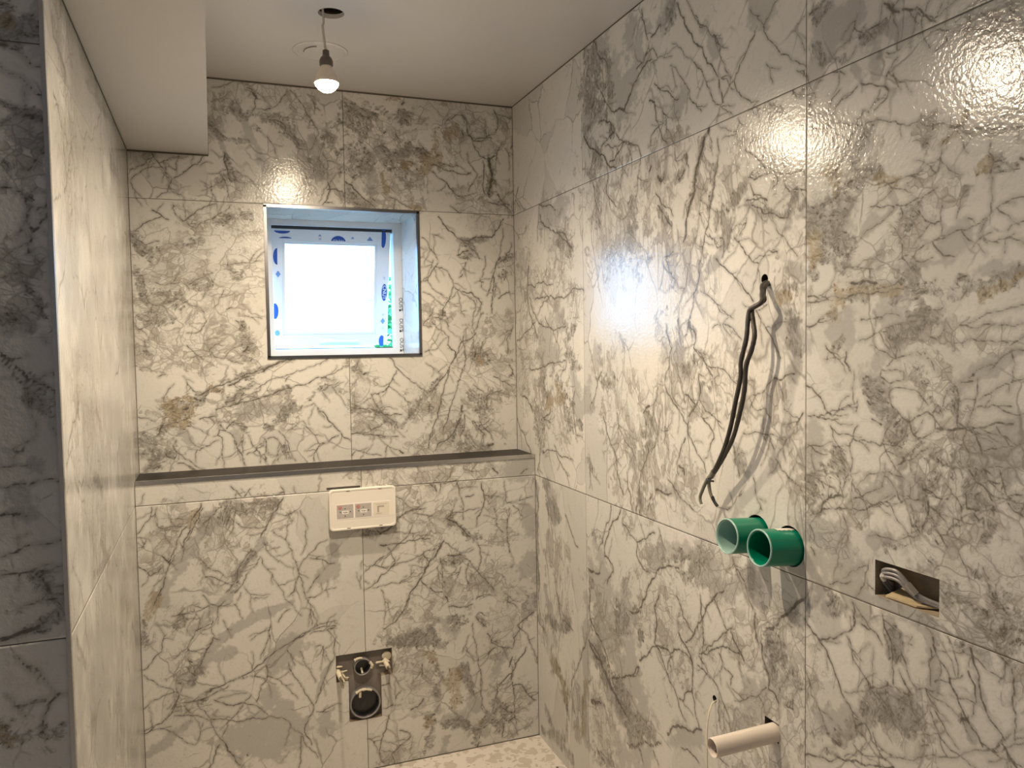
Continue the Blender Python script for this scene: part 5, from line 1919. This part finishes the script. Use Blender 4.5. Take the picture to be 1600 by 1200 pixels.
# text in an xz plane facing -y, optionally turned within the plane
def pl(x, y, z, rot=0): return Matrix.Translation((x, y, z)) @ Matrix.Rotation(R(90), 4, 'X') @ Matrix.Rotation(rot, 4, 'Z')
for zz in (1.665, 1.58, 1.50):
    text_mesh('lettering', 'OUST', .021, M_BLACKPRINT, fr, pl(-.3915, WD-.0006, zz, R(-90)))
    bm = bmesh.new(); bm.faces.new([bm.verts.new(p) for p in ((-.3985, WD-.0005, zz-.030), (-.3850, WD-.0005, zz-.026), (-.3985, WD-.0005, zz-.021))]); mesh('printed_mark', bm, M_BLACKPRINT, fr)
# sash, hinged at its top edge and pushed outwards at the bottom
SW = .469; SH = .476; SX0 = -.8905; ST = Vector((SX0, .318, 1.961)); TIL = R(14.5)
SM = Matrix.Translation(ST) @ Matrix.Rotation(TIL, 4, 'X')     # local: x right, z up (negative = down), y outwards
def sm(bm): bmesh.ops.transform(bm, matrix=SM, verts=bm.verts)
rl, rr_, rt_, rb_ = .040, .051, .050, .046
bm = bmesh.new(); T0, T1 = 0, .05
for a in ((0, rl, -SH, 0), (SW-rr_, SW, -SH, 0), (rl, SW-rr_, -rt_, 0), (rl, SW-rr_, -SH, -SH+rb_)):
    box(bm, a[0], a[1], T0, T1, a[2], a[3], .002)
sm(bm); sash = mesh('sash', bm, M_UPVC, win)
bm = bmesh.new(); bw = .011
for a in ((rl, rl+bw, -SH+rb_, -rt_), (SW-rr_-bw, SW-rr_, -SH+rb_, -rt_), (rl+bw, SW-rr_-bw, -rt_-bw, -rt_), (rl+bw, SW-rr_-bw, -SH+rb_, -SH+rb_+bw)):
    box(bm, a[0], a[1], .006, .03, a[2], a[3], .002)
sm(bm); mesh('glazing_bead', bm, M_UPVC, sash)
m, nt, b = newmat('obscured_glass'); N = nt.nodes
tr = N.new('ShaderNodeBsdfTranslucent'); tr.inputs[0].default_value = (.97, .98, 1, 1); tp = N.new('ShaderNodeBsdfTransparent'); tp.inputs[0].default_value = (.97, .98, 1, 1)
mx = N.new('ShaderNodeMixShader'); mx.inputs[0].default_value = .45; nt.links.new(tp.outputs[0], mx.inputs[1]); nt.links.new(tr.outputs[0], mx.inputs[2])
gl = N.new('ShaderNodeBsdfGlossy'); gl.inputs['Roughness'].default_value = .1; mx2 = N.new('ShaderNodeMixShader'); mx2.inputs[0].default_value = .05
nt.links.new(mx.outputs[0], mx2.inputs[1]); nt.links.new(gl.outputs[0], mx2.inputs[2]); nt.links.new(mx2.outputs[0], N['Material Output'].inputs[0])
M_GLASS = m
bm = bmesh.new(); bm.faces.new([bm.verts.new(p) for p in ((rl+.004, .02, -rt_-.004), (SW-rr_-.004, .02, -rt_-.004), (SW-rr_-.004, .02, -SH+rb_+.004), (rl+.004, .02, -SH+rb_+.004))])
sm(bm); mesh('pane', bm, M_GLASS, sash)
# handle on the bottom rail
bm = bmesh.new(); box(bm, .185, .25, -.012, 0, -SH+.012, -SH+.032, .004); box(bm, .205, .345, -.024, -.013, -SH+.018, -SH+.028, .004); box(bm, .205, .225, -.02, -.008, -SH+.014, -SH+.030, .003)
sm(bm); mesh('handle', bm, M_UPVC, sash)
# printed film logos on the sash rails
def oval(bm, cx, cz, rx, rz, cutx=None, cutz=None, y=-.0008, n=36):
    vs = []
    for i in range(n):
        a = 2*math.pi*i/n; x = cx+rx*math.cos(a); z = cz+rz*math.sin(a)
        if cutx: x = min(max(x, cutx[0]), cutx[1])
        if cutz: z = min(max(z, cutz[0]), cutz[1])
        vs.append(bm.verts.new((x, y, z)))
    bm.faces.new(vs)
def logo(cx, cz, rx, rz, cutx=None, cutz=None, txt=None, rot=0, size=.014, mat=None):
    bm = bmesh.new(); oval(bm, cx, cz, rx, rz, cutx, cutz); bmesh.ops.remove_doubles(bm, verts=bm.verts, dist=1e-5); sm(bm); o = mesh('film_logo', bm, mat or M_PRINT, sash)
    if txt: text_mesh('lettering', txt, size, M_UPVC, o, SM @ pl(cx, -.0014, cz if not cutz else (cz+.002), rot))
logo(.040, -.008, .031, .012, cutz=(-.03, -.009)); logo(.052, -.040, .026, .008, cutz=(-.038, 0))
logo(.258, -.046, .029, .024, cutz=(-.043, 0), txt='CNW', size=.017)
logo(.440, -.025, .011, .040, cutx=(.433, .5)); 
logo(.021, -.110, .016, .033, cutx=(0, .021)); logo(.010, -.330, .013, .032, cutx=(.006, .03)); logo(.018, -.420, .010, .012, mat=M_PRINTL)
logo(.450, -.250, .0115, .036, txt='CNUT', rot=R(-90), size=.021); logo(.444, -.458, .012, .024, cutx=(.42, .452))
bm = bmesh.new()
for cx, cz, s in ((.385, -.030, .013), (.185, -.022, .007), (.315, -.028, .007)):
    bm.faces.new([bm.verts.new(p) for p in ((cx-s, -.0008, cz-s*.6), (cx+s, -.0008, cz-s*.6), (cx, -.0008, cz+s*.7))])
for cx, cz in ((.447, -.372), (.023, -.18)):
    s = .010; bm.faces.new([bm.verts.new(p) for p in ((cx-s, -.0008, cz), (cx, -.0008, cz-s*1.4), (cx+s, -.0008, cz), (cx, -.0008, cz+s*1.4))])
sm(bm); mesh('film_marks', bm, M_PRINTL, sash)
text_mesh('lettering', 'V', .012, M_PRINTL, sash, SM @ pl(.022, -.001, -.175)); text_mesh('lettering', 'F7', .012, M_PRINTL, sash, SM @ pl(.447, -.001, -.19, R(-90))); text_mesh('lettering', '20', .012, M_PRINTL, sash, SM @ pl(.185, -.001, -.037)); text_mesh('lettering', '7L', .012, M_PRINTL, sash, SM @ pl(.447, -.001, -.345, R(-90))); text_mesh('lettering', 'Y7', .012, M_PRINTL, sash, SM @ pl(.447, -.001, -.405, R(-90)))
# ---- outside: hedge and ground ----
M_LEAF = simple('leaf', (.05, .27, .07), .5, noise=.5, nscale=9)
rnd = random.Random(4); bm = bmesh.new()
for i in range(11000):
    x = rnd.uniform(.10, 1.7); y = rnd.uniform(2.7, 3.6); zt = 1.92 + .10*math.sin(x*9) + .06*math.sin(x*23)
    z = rnd.uniform(-.2, 1)**1 * zt
    if z < -.1: continue
    s = rnd.uniform(.03, .055); mt = Matrix.Translation((x, y, z)) @ Matrix.Rotation(rnd.uniform(0, 6.28), 4, 'Z') @ Matrix.Rotation(rnd.uniform(-1.3, 1.3), 4, 'X') @ Matrix.Rotation(rnd.uniform(-1, 1), 4, 'Y')
    vs = [bm.verts.new(mt @ Vector(p)) for p in ((-s, 0, 0), (-s*.2, s*.45, s*.1), (s, 0, 0), (-s*.2, -s*.45, s*.1))]
    bm.faces.new((vs[0], vs[1], vs[2])); bm.faces.new((vs[0], vs[2], vs[3]))
hd = mesh('hedge', bm, M_LEAF); tag(hd, 'bright green leafy hedge seen through the open window gap', 'hedge')
bm = bmesh.new()
for k in range(9): tube(bm, [(.3+k*.17, 3.15, -.31), (.28+k*.17, 3.1, .7), (.3+k*.17, 3.2, 1.6)], (.02, .008), 6)
mesh('stem', bm, simple('bark', (.12, .08, .05), .9, noise=.3), hd)
bm = bmesh.new(); box(bm, -4, 5, .45, 9, -.35, -.3); o = mesh('ground', bm, simple('grass_ground', (.06, .14, .03), .9, noise=.4, nscale=12)); o['kind'] = 'structure'

# ---------------- things ----------------
M_BULB = simple('glowing_bulb', (1, 1, 1), .4, emit=LAMP_COL, es=LAMP_STR)
M_HOLDER = simple('brown_bakelite_holder', (.10, .085, .075), .4)
M_BULBBASE = simple('bulb_white_collar', (.62, .56, .50), .4)
def pendant(x, y, ztop, zb, label, hook):
    e = empty('pendant_bulb', (x, y, zb), label, 'light bulb', 'bare bulbs hanging from the ceiling')
    bm = bmesh.new(); c = (x, y, zb)
    lathe(bm, [(.002, -.0265), (.014, -.0245), (.024, -.0175), (.0305, -.009), (.0325, -.003)], c)
    mesh('bulb', bm, M_BULB, e, True)
    bm = bmesh.new(); lathe(bm, [(.0323, -.0028), (.0325, .003), (.030, .010), (.026, .020), (.0185, .034), (.0145, .042), (.0135, .048)], c); mesh('bulb_collar', bm, M_BULBBASE, e, True)
    bm = bmesh.new(); lathe(bm, [(.0155, .044), (.0185, .046), (.0185, .058), (.015, .066), (.0095, .072), (.0090, .086), (.0045, .089)], c); mesh('lamp_holder', bm, M_HOLDER, e, True)
    bm = bmesh.new(); tube(bm, [(x, y, zb+.085), (x-.003, y, zb+.11), (x-.007, y, zb+.15), (x-.004, y, ztop-.03), (x-.004, y, ztop+.03), (x+hook, y+.004, ztop+.055)], .0032, 8); mesh('cord', bm, simple('grey_white_cord', (.42, .40, .37), .5), e, True)
    sl = bpy.data.lights.new('lamp_beam', 'SPOT'); sl.energy = SPOT_W; sl.color = LAMP_COL; sl.spot_size = R(172); sl.spot_blend = 1.0; sl.shadow_soft_size = .02
    so = bpy.data.objects.new('lamp_beam', sl); so.location = (x, y, zb-.045); COL.objects.link(so); so.parent = e; so.matrix_parent_inverse = Matrix.Translation((x, y, zb)).inverted()
    return e
pendant(-.801, -.661, ZC, 2.222, 'glowing bare bulb in a dark holder hanging from the round ceiling hole', .02)
pendant(-.80, -1.43, ZC-.055, 2.205, 'second glowing bare bulb, nearer the viewer, just above the picture', 0)
# ceiling blanking disc
e_c = (-.775, -.355)
bm = bmesh.new()
lathe(bm, [(.084, 0), (.084, -.0025), (.081, -.004), (.074, -.004), (.073, -.0025), (.001, -.0025)], (e_c[0], e_c[1], ZC-.0002), 48)
disc = mesh('ceiling_disc', bm, M_PLASTER, None, True); tag(disc, 'faint round painted-over disc on the ceiling behind the hanging bulb', 'ceiling disc')
bm = bmesh.new()
pts = [(e_c[0]+.05*math.cos(a), e_c[1]+.05*math.sin(a), ZC-.0045) for a in [R(170+8*i) for i in range(11)]]
tube(bm, pts, .0016, 6); mesh('pencil_mark', bm, simple('pencil', (.22, .21, .19), .7), disc)

# flush plate cover
px0, px1, pz0, pz1 = -.769, -.539, .867, 1.009; PY = -D-.034
e = empty('flush_plate_cover', ((px0+px1)/2, -D, (pz0+pz1)/2), 'beige plastic flush plate cover with diagram stickers, just below the dark ledge', 'flush plate cover')
bm = bmesh.new(); w, hh, r = (px1-px0)/2, (pz1-pz0)/2, .013; cx, cz = (px0+px1)/2, (pz0+pz1)/2
def rrect(w, hh, r, y, k=5): return [(cx+sx*(w-r)+r*math.cos(a), y, cz+sz*(hh-r)+r*math.sin(a)) for sx, sz, a0 in ((1, 1, 0), (-1, 1, 90), (-1, -1, 180), (1, -1, 270)) for a in [R(a0+90*i/k) for i in range(k+1)]]
loft(bm, [rrect(w-.004, hh-.004, r, -D+.001), rrect(w-.001, hh-.001, r, PY+.010), rrect(w, hh, r, PY+.004), rrect(w-.002, hh-.002, r, PY), rrect(w-.006, hh-.006, r, PY), rrect(w-.008, hh-.008, r, PY+.0012)])
cov = mesh('cover', bm, M_WHITE, e, False)
for x_, z_ in ((-.05, .064), (.06, .064), (-.05, -.064), (.06, -.064)):
    bm = bmesh.new(); box(bm, cx+x_-.006, cx+x_+.006, PY-.0003, PY+.001, cz+z_-.0008, cz+z_+.0008); mesh('clip_slot', bm, M_CAVDARK, cov)
def flat(name, x0, x1, z0, z1, mat, parent, d=.0006, lab=None):
    bm = bmesh.new(); box(bm, x0, x1, PY+.0012-d, PY+.0015, z0, z1); o = mesh(name, bm, mat, parent)
    if lab: o['label'] = lab
    return o
M_LBLW = simple('label_white', (.80, .75, .70), .5); M_LBLG = simple('label_grey', (.42, .39, .37), .6, noise=.25, nscale=300); M_RED = simple('label_red', (.55, .10, .06), .5); M_LBLC = simple('label_cream', (.68, .63, .54), .5)
lx0 = px0+.022; lx1 = px1-.022; lz0 = pz0+.038; lz1 = pz1-.050
lab = flat('label', lx0, lx1, lz0, lz1, M_LBLW, e, lab='long white sticker')
sw = (lx1-lx0)/3
for k in range(3):
    a = lx0+k*sw+.0035; b_ = lx0+(k+1)*sw-.0025
    p = flat('diagram', a, b_, lz0+.0035, lz1-.0035, M_LBLG if k < 2 else M_LBLC, lab, .0009)
    mx_, mz_ = (a+b_)/2, (lz0+lz1)/2
    if k < 2:
        flat('caption_box', mx_-.010, mx_+.012, mz_-.008, mz_+.003, M_LBLW, p, .0012)
        text_mesh('lettering', 'PUSH', .0065, M_BLACKPRINT, p, pl(mx_+.001, PY-.0004, mz_-.0025))
        bm = bmesh.new(); tube(bm, [(a+.011+.0055*math.cos(q*math.pi/8), PY+.0002, lz1-.013+.0055*math.sin(q*math.pi/8)) for q in range(17)], .0009, 5); tube(bm, [(a+.0085, PY+.0002, lz1-.0115), (a+.0125, PY+.0002, lz1-.0155)], .0012, 5); mesh('warning_ring', bm, M_RED, p)
        bm = bmesh.new()
        for dx, dz in ((0, .010), (0, -.015), (.018, -.001), (-.016, -.001)): oval(bm, mx_+dx, mz_+dz, .0020, .0020, y=PY-.0001, n=8)
        mesh('arrow_marks', bm, M_BLACKPRINT, p)
    else:
        bm = bmesh.new(); box(bm, mx_-.014, mx_-.008, PY-.0001, PY+.001, mz_-.012, mz_+.006); box(bm, mx_-.014, mx_+.010, PY-.0001, PY+.001, mz_+.006, mz_+.011); box(bm, mx_-.018, mx_+.002, PY-.0001, PY+.001, mz_-.017, mz_-.0155); box(bm, mx_-.02, mx_+.020, PY-.0001, PY+.001, mz_+.016, mz_+.017)
        mesh('pictogram', bm, simple('print_grey', (.38, .34, .30), .6), p)
# gap above the cover (tile cut a little high)
bm = bmesh.new(); box(bm, px0-.002, px0+.113, -D-.001, -D+.002, pz1-.004, pz1+.0035); mesh('cut_gap', bm, M_CAVDARK, wall_lower)

# toilet connection: cut-out, soil pipe, flush pipe and fixing rods
bm = bmesh.new(); box(bm, -.80, -.52, -D+.022, -D+.027, .15, .46)
mesh('backing_board', bm, M_BACKGREY, wall_lower)
bm = bmesh.new()
def lip(bm, x0, x1, z0, z1, sides):
    if 'l' in sides: box(bm, x0-.001, x0, -D, -D+.022, z0, z1)
    if 'r' in sides: box(bm, x1, x1+.001, -D, -D+.022, z0, z1)
    if 't' in sides: box(bm, x0, x1, -D, -D+.022, z1, z1+.001)
    if 'b' in sides: box(bm, x0, x1, -D, -D+.022, z0-.001, z0)
lip(bm, *WC[0], 'lrt'); lip(bm, *WC[1], 'lrb'); box(bm, -.755, -.713, -D, -D+.022, .331, .332); box(bm, -.601, -.560, -D, -D+.022, .331, .332)
mesh('tile_edge', bm, simple('cut_tile_edge', (.34, .27, .19), .8, noise=.3, nscale=60), wall_lower)
e = empty('soil_pipe', (-.658, -D, .243), 'wide black soil pipe end in a grey collar, low in the wall cut-out', 'pipe')
bm = bmesh.new(); pipe(bm, (-.658, -D+.022, .243), (-.658, -D-.006, .243), .0545, .0485); mesh('collar', bm, M_GREYPIPE, e, True)
bm = bmesh.new(); pipe(bm, (-.658, -D+.0215, .243), (-.658, -D-.002, .243), .0482, .0455)
bmesh.ops.create_circle(bm, cap_ends=True, radius=.046, segments=40, matrix=Matrix.Translation((-.658, -D+.019, .243)) @ Matrix.Rotation(R(90), 4, 'X')); mesh('pipe', bm, M_BLACKPIPE, e, True)
bm = bmesh.new(); tube(bm, [(-.69, -D-.006, .285), (-.672, -D-.008, .294), (-.65, -D-.007, .292), (-.636, -D-.006, .287)], (.005, .004), 8, wob=.25); mesh('foam_scrap', bm, M_FOAM, e, True); bm = bmesh.new(); tube(bm, [(-.676, -D-.007, .286), (-.677, -D-.006, .268)], .0045, 8); mesh('foam_scrap', bm, M_FOAM, e, True)
e = empty('flush_pipe', (-.665, -D, .374), 'narrow black flush pipe end above the wide soil pipe', 'pipe')
bm = bmesh.new(); pipe(bm, (-.665, -D+.022, .374), (-.665, -D-.008, .374), .0300, .0262); mesh('collar', bm, M_GREYPIPE, e, True)
bm = bmesh.new(); pipe(bm, (-.665, -D+.0215, .374), (-.665, -D-.003, .374), .0259, .0235)
bmesh.ops.create_circle(bm, cap_ends=True, radius=.024, segments=32, matrix=Matrix.Translation((-.665, -D+.018, .374)) @ Matrix.Rotation(R(90), 4, 'X')); mesh('pipe', bm, M_BLACKPIPE, e, True)
bm = bmesh.new(); tube(bm, [(-.692, -D-.006, .402), (-.68, -D-.009, .408), (-.667, -D-.008, .407)], (.005, .003), 8, wob=.2); mesh('foam_scrap', bm, M_FOAM, e, True); bm = bmesh.new(); tube(bm, [(-.640, -D-.006, .388), (-.633, -D-.008, .378), (-.635, -D-.007, .366)], .005, 8, wob=.2); tube(bm, [(-.667, -D+.0155, .363), (-.666, -D-.004, .3505)], .0035, 8); mesh('foam_scrap', bm, M_FOAM, e, True)
def rod(x, z, L, label, drop, scraps):
    e = empty('fixing_rod', (x, -D, z), label, 'fixing rod', 'toilet fixing rods')
    bm = bmesh.new(); tube(bm, [(x, -D+.021, z), (x, -D-L*.5, z-drop*.3), (x, -D-L, z-drop)], .0045, 10); mesh('rod', bm, M_BRASSY, e, True)
    bm = bmesh.new(); tube(bm, [(x, -D+.01, z+.001), (x+.001, -D-L*.45, z-drop*.25)], (.0085, .007), 10, wob=.15, smoothpath=False); mesh('sleeve', bm, M_FOAM, e, True)
    bm = bmesh.new()
    for s in scraps: tube(bm, [(x+s[0], -D+.010, z+s[1]), (x+s[2], -D-.004, z+s[3])], (.006, .0035), 7, flat=.5, wob=.3, smoothpath=False)
    mesh('foam_scrap', bm, M_FOAM, e, True); return e
rod(-.584, .376, .10, 'right fixing rod beside the flush pipe, with a torn pale plastic sleeve', .006, [(-.03, .0, -.005, .006), (.0, .006, .014, .002), (-.018, -.012, .008, -.010), (0, .012, .004, -.006)])
rod(-.749, .366, .105, 'left fixing rod at the edge of the wall cut-out, pale and bent down', .010, [(0, .016, .014, .020), (.004, -.006, .03, .004), (.006, -.022, .035, -.022), (.01, -.012, .02, -.034), (.012, 0, .022, -.02)])
bm = bmesh.new(); lathe(bm, [(.0165, 0), (.0165, .006), (.012, .008), (.001, .008)], (-.576, -D+.0205, .392), 24, tilt=Matrix.Rotation(R(90), 4, 'X')); o = mesh('round_wall_plug', bm, M_FOAM, None, True); tag(o, 'small round cream plug behind the right fixing rod', 'wall plug')

# ---- right wall services ----
def cav(name, y0, y1, z0, z1, d, mat):
    bm = bmesh.new()
    for b_ in ((d, d+.004, y0-.01, y1+.01, z0-.01, z1+.01), (.0005, d, y0-.005, y0, z0-.005, z1+.005), (.0005, d, y1, y1+.005, z0-.005, z1+.005), (.0005, d, y0, y1, z1, z1+.005), (.0005, d, y0, y1, z0-.005, z0)):
        box(bm, *b_)
    return mesh(name, bm, mat, wall_right)
cav('socket_recess', *SOCK, .045, M_CAVITY); cav('pipe_recess', *SQ, .03, M_CAVDARK)
def ccav(y, z, r, d=.04):
    bm = bmesh.new(); n = 24
    loft(bm, [[(xx, y+rr*math.cos(2*math.pi*i/n), z+rr*math.sin(2*math.pi*i/n)) for i in range(n)] for xx, rr in ((.0002, r), (d, r), (d, .001))], cap=False)
    mesh('drilled_hole', bm, M_CAVDARK, wall_right)
for c in ((-1.316, .618, .0085), (-1.504, 1.622, .011), (-1.478, 1.060, .043), (-1.585, 1.058, .043)): ccav(*c)
# green pipes
def green(y0, z0, y1, z1, L, label, inner, patch):
    e = empty('green_pipe', (0, y0, z0), label, 'pipe', 'green pipe stubs on the right wall')
    a = Vector((.03, y0 + (y0-y1)*.35, z0 + (z0-z1)*.35)); b_ = Vector((-L, y1, z1)); t_ = (b_-a).normalized()
    bm = bmesh.new(); pipe(bm, a, b_, .0385, .0350, jag=.0006); mesh('pipe', bm, M_GREEN, e, True)
    bm = bmesh.new(); pipe(bm, a, b_-t_*.001, .03485, .0335); mesh('inner_wall', bm, inner, e, True)
    bm = bmesh.new(); pipe(bm, b_-t_*.002, b_+t_*.0008, .0388, .0352); o = mesh('rim', bm, M_GREENPALE, e, True)
    if patch:
        bm = bmesh.new(); up_ = Vector((0, 0, 1)); up_ = (up_-t_*up_.dot(t_)).normalized(); sd = t_.cross(up_); rings = []
        n = 10
        for i in range(n+1):
            f = i/n; s = a.lerp(b_, .27+.40*f); wdt = .75 if f < .55 else .35
            rings.append([s + (up_*math.cos(q)+sd*math.sin(q))*.0391 for q in [(-.25+wdt*j/6 + .06*math.sin(i*2.3)) for j in range(7)]])
        vs = [[bm.verts.new(p) for p in r_] for r_ in rings]
        for r0, r1 in zip(vs, vs[1:]):
            for j in range(6): bm.faces.new((r0[j], r0[j+1], r1[j+1], r1[j]))
        mesh('tape_patch', bm, M_WHITE, e)
    return e
green(-1.478, 1.058, -1.480, 1.064, .082, 'green pipe stub with a pale bluish rim, the one nearer the window wall', M_GREENPALE, False)
green(-1.585, 1.056, -1.586, 1.063, .080, 'green pipe stub with torn white tape on top, the one nearer the socket hole', M_GREEN, True)
# waste pipe
e = empty('waste_pipe', (0, -1.528, .632), 'cream white plastic waste pipe sticking out of a square hole low on the right wall', 'pipe')
bm = bmesh.new(); pipe(bm, (.028, -1.535, .636), (-.157, -1.530, .629), .0205, .0180, jag=.0002); mesh('pipe', bm, simple('cream_waste_pipe', (.70, .62, .54), .32, noise=.05), e, True)
bm = bmesh.new()
for i, (dx, w_) in enumerate(((.0, .003), (.007, .002), (.014, .003))): tube(bm, [(-.075+dx*.3, -1.5325-.0198*math.cos(a)*1.0, .6325-.0198*math.sin(a)) for a in [R(10+i*14+6*j) for j in range(3)]], .0009, 5, smoothpath=False)
mesh('printed_mark', bm, simple('tan_print', (.45, .34, .2), .6), e)
# thin wire
e = empty('thin_wire', (0, -1.316, .615), 'thin cream wire hanging from a small drilled hole beside the waste pipe', 'wire')
bm = bmesh.new(); tube(bm, [(.03, -1.314, .613), (.0, -1.317, .612), (-.014, -1.322, .606), (-.028, -1.330, .585), (-.036, -1.335, .55), (-.038, -1.338, .50), (-.036, -1.338, .42), (-.03, -1.337, .30), (-.02, -1.335, .18)], .0019, 8); mesh('wire', bm, simple('cream_wire', (.70, .62, .47), .45), e, True)
# dark cable pair
e = empty('cable_pair', (0, -1.504, 1.622), 'pair of dark dusty cables hanging from the right wall, taped together at the end', 'cable')
for pts in ([(0.000, -1.504, 1.625), (-0.012, -1.515, 1.610), (-0.030, -1.534, 1.590), (-0.042, -1.549, 1.573), (-0.050, -1.545, 1.564), (-0.055, -1.526, 1.555), (-0.058, -1.523, 1.534), (-0.062, -1.522, 1.493), (-0.064, -1.507, 1.446), (-0.064, -1.505, 1.411), (-0.064, -1.487, 1.355), (-0.060, -1.463, 1.297), (-0.055, -1.430, 1.243), (-0.050, -1.394, 1.199), (-0.048, -1.376, 1.183)], [(0.000, -1.507, 1.622), (-0.012, -1.522, 1.607), (-0.026, -1.533, 1.587), (-0.036, -1.548, 1.575), (-0.044, -1.541, 1.566), (-0.050, -1.526, 1.556), (-0.052, -1.533, 1.527), (-0.055, -1.541, 1.500), (-0.058, -1.534, 1.469), (-0.060, -1.519, 1.436), (-0.060, -1.513, 1.384), (-0.060, -1.495, 1.328), (-0.056, -1.467, 1.276), (-0.050, -1.428, 1.233), (-0.047, -1.395, 1.199), (-0.046, -1.376, 1.181)]):
    bm = bmesh.new(); pts[0] = (.03, -1.504, 1.622); tube(bm, pts, .0052, 10, wob=.06); mesh('cable', bm, M_CABLE, e, True)
bm = bmesh.new(); tube(bm, [(-0.048, -1.384, 1.190), (-0.047, -1.372, 1.176)], .0068, 10, smoothpath=False); mesh('tape', bm, M_OLIVE, e, True)
bm = bmesh.new(); tube(bm, [(-0.052, -1.361, 1.169), (-0.053, -1.375, 1.168), (-0.050, -1.386, 1.168)], .0025, 8); mesh('cable_tie', bm, M_BLACKPIPE, e, True)
for pts in ([(-0.048, -1.376, 1.183), (-0.050, -1.358, 1.164), (-0.050, -1.340, 1.137), (-0.050, -1.332, 1.120), (-0.050, -1.337, 1.106)], [(-0.047, -1.374, 1.179), (-0.045, -1.361, 1.164), (-0.043, -1.361, 1.142), (-0.042, -1.369, 1.126), (-0.040, -1.382, 1.111)]):
    bm = bmesh.new(); tube(bm, pts, (.0048, .0034), 10); mesh('wire_tail', bm, M_OLIVE, e, True)
bm = bmesh.new(); tube(bm, [(-0.042, -1.370, 1.129), (-0.041, -1.376, 1.118), (-0.039, -1.385, 1.109)], .0039, 10); o = mesh('wire_tip', bm, M_BLACKPIPE, e, True)

# cables in the socket recess
e = empty('socket_cable', (.02, -1.88, 1.03), 'looped grey electric cables lying inside the rectangular socket hole in the right wall', 'cable')
for k, (dz, dy) in enumerate(((0, 0), (-.007, .003), (-.014, .004))):
    bm = bmesh.new(); tube(bm, [(.030, -1.822+dy*.5, 1.040+dz), (.012, -1.820+dy*.3, 1.062+dz), (.0, -1.836+dy*.5, 1.0745+dz), (.002, -1.858-dy*.8, 1.077+dz*1.1), (.005, -1.874-dy, 1.066+dz*1.1), (.010, -1.888-dy*.8, 1.050+dz*.7), (.016, -1.905, 1.040+dz*.4), (.028, -1.945, 1.033+dz*.3)], .0034, 8)
    mesh('cable', bm, M_GREYCABLE, e, True)
bm = bmesh.new(); tube(bm, [(.004, -1.880, 1.060), (.0105, -1.893, 1.044)], .0065, 4, smoothpath=False); mesh('connector', bm, simple('grey_connector', (.34, .32, .28), .5), e)
bm = bmesh.new(); tube(bm, [(-.003, -1.833, 1.064), (.0, -1.829, 1.060), (.006, -1.828, 1.052)], .0042, 8); mesh('cable_end', bm, M_WHITE, e, True)
bm = bmesh.new()
vs = [bm.verts.new(p) for p in ((.002, -1.835, 1.024), (.004, -1.90, 1.024), (.030, -1.93, 1.026), (.040, -1.84, 1.036))]; f = bm.faces.new(vs); bmesh.ops.extrude_face_region(bm, geom=[f]); 
bmesh.ops.translate(bm, vec=(0, 0, .003), verts=bm.verts[-4:]); o = mesh('board_offcut', bm, simple('torn_board', (.45, .36, .22), .9, noise=.3, nscale=60)); tag(o, 'torn tan board edge lying in the bottom of the socket hole', 'board scrap')
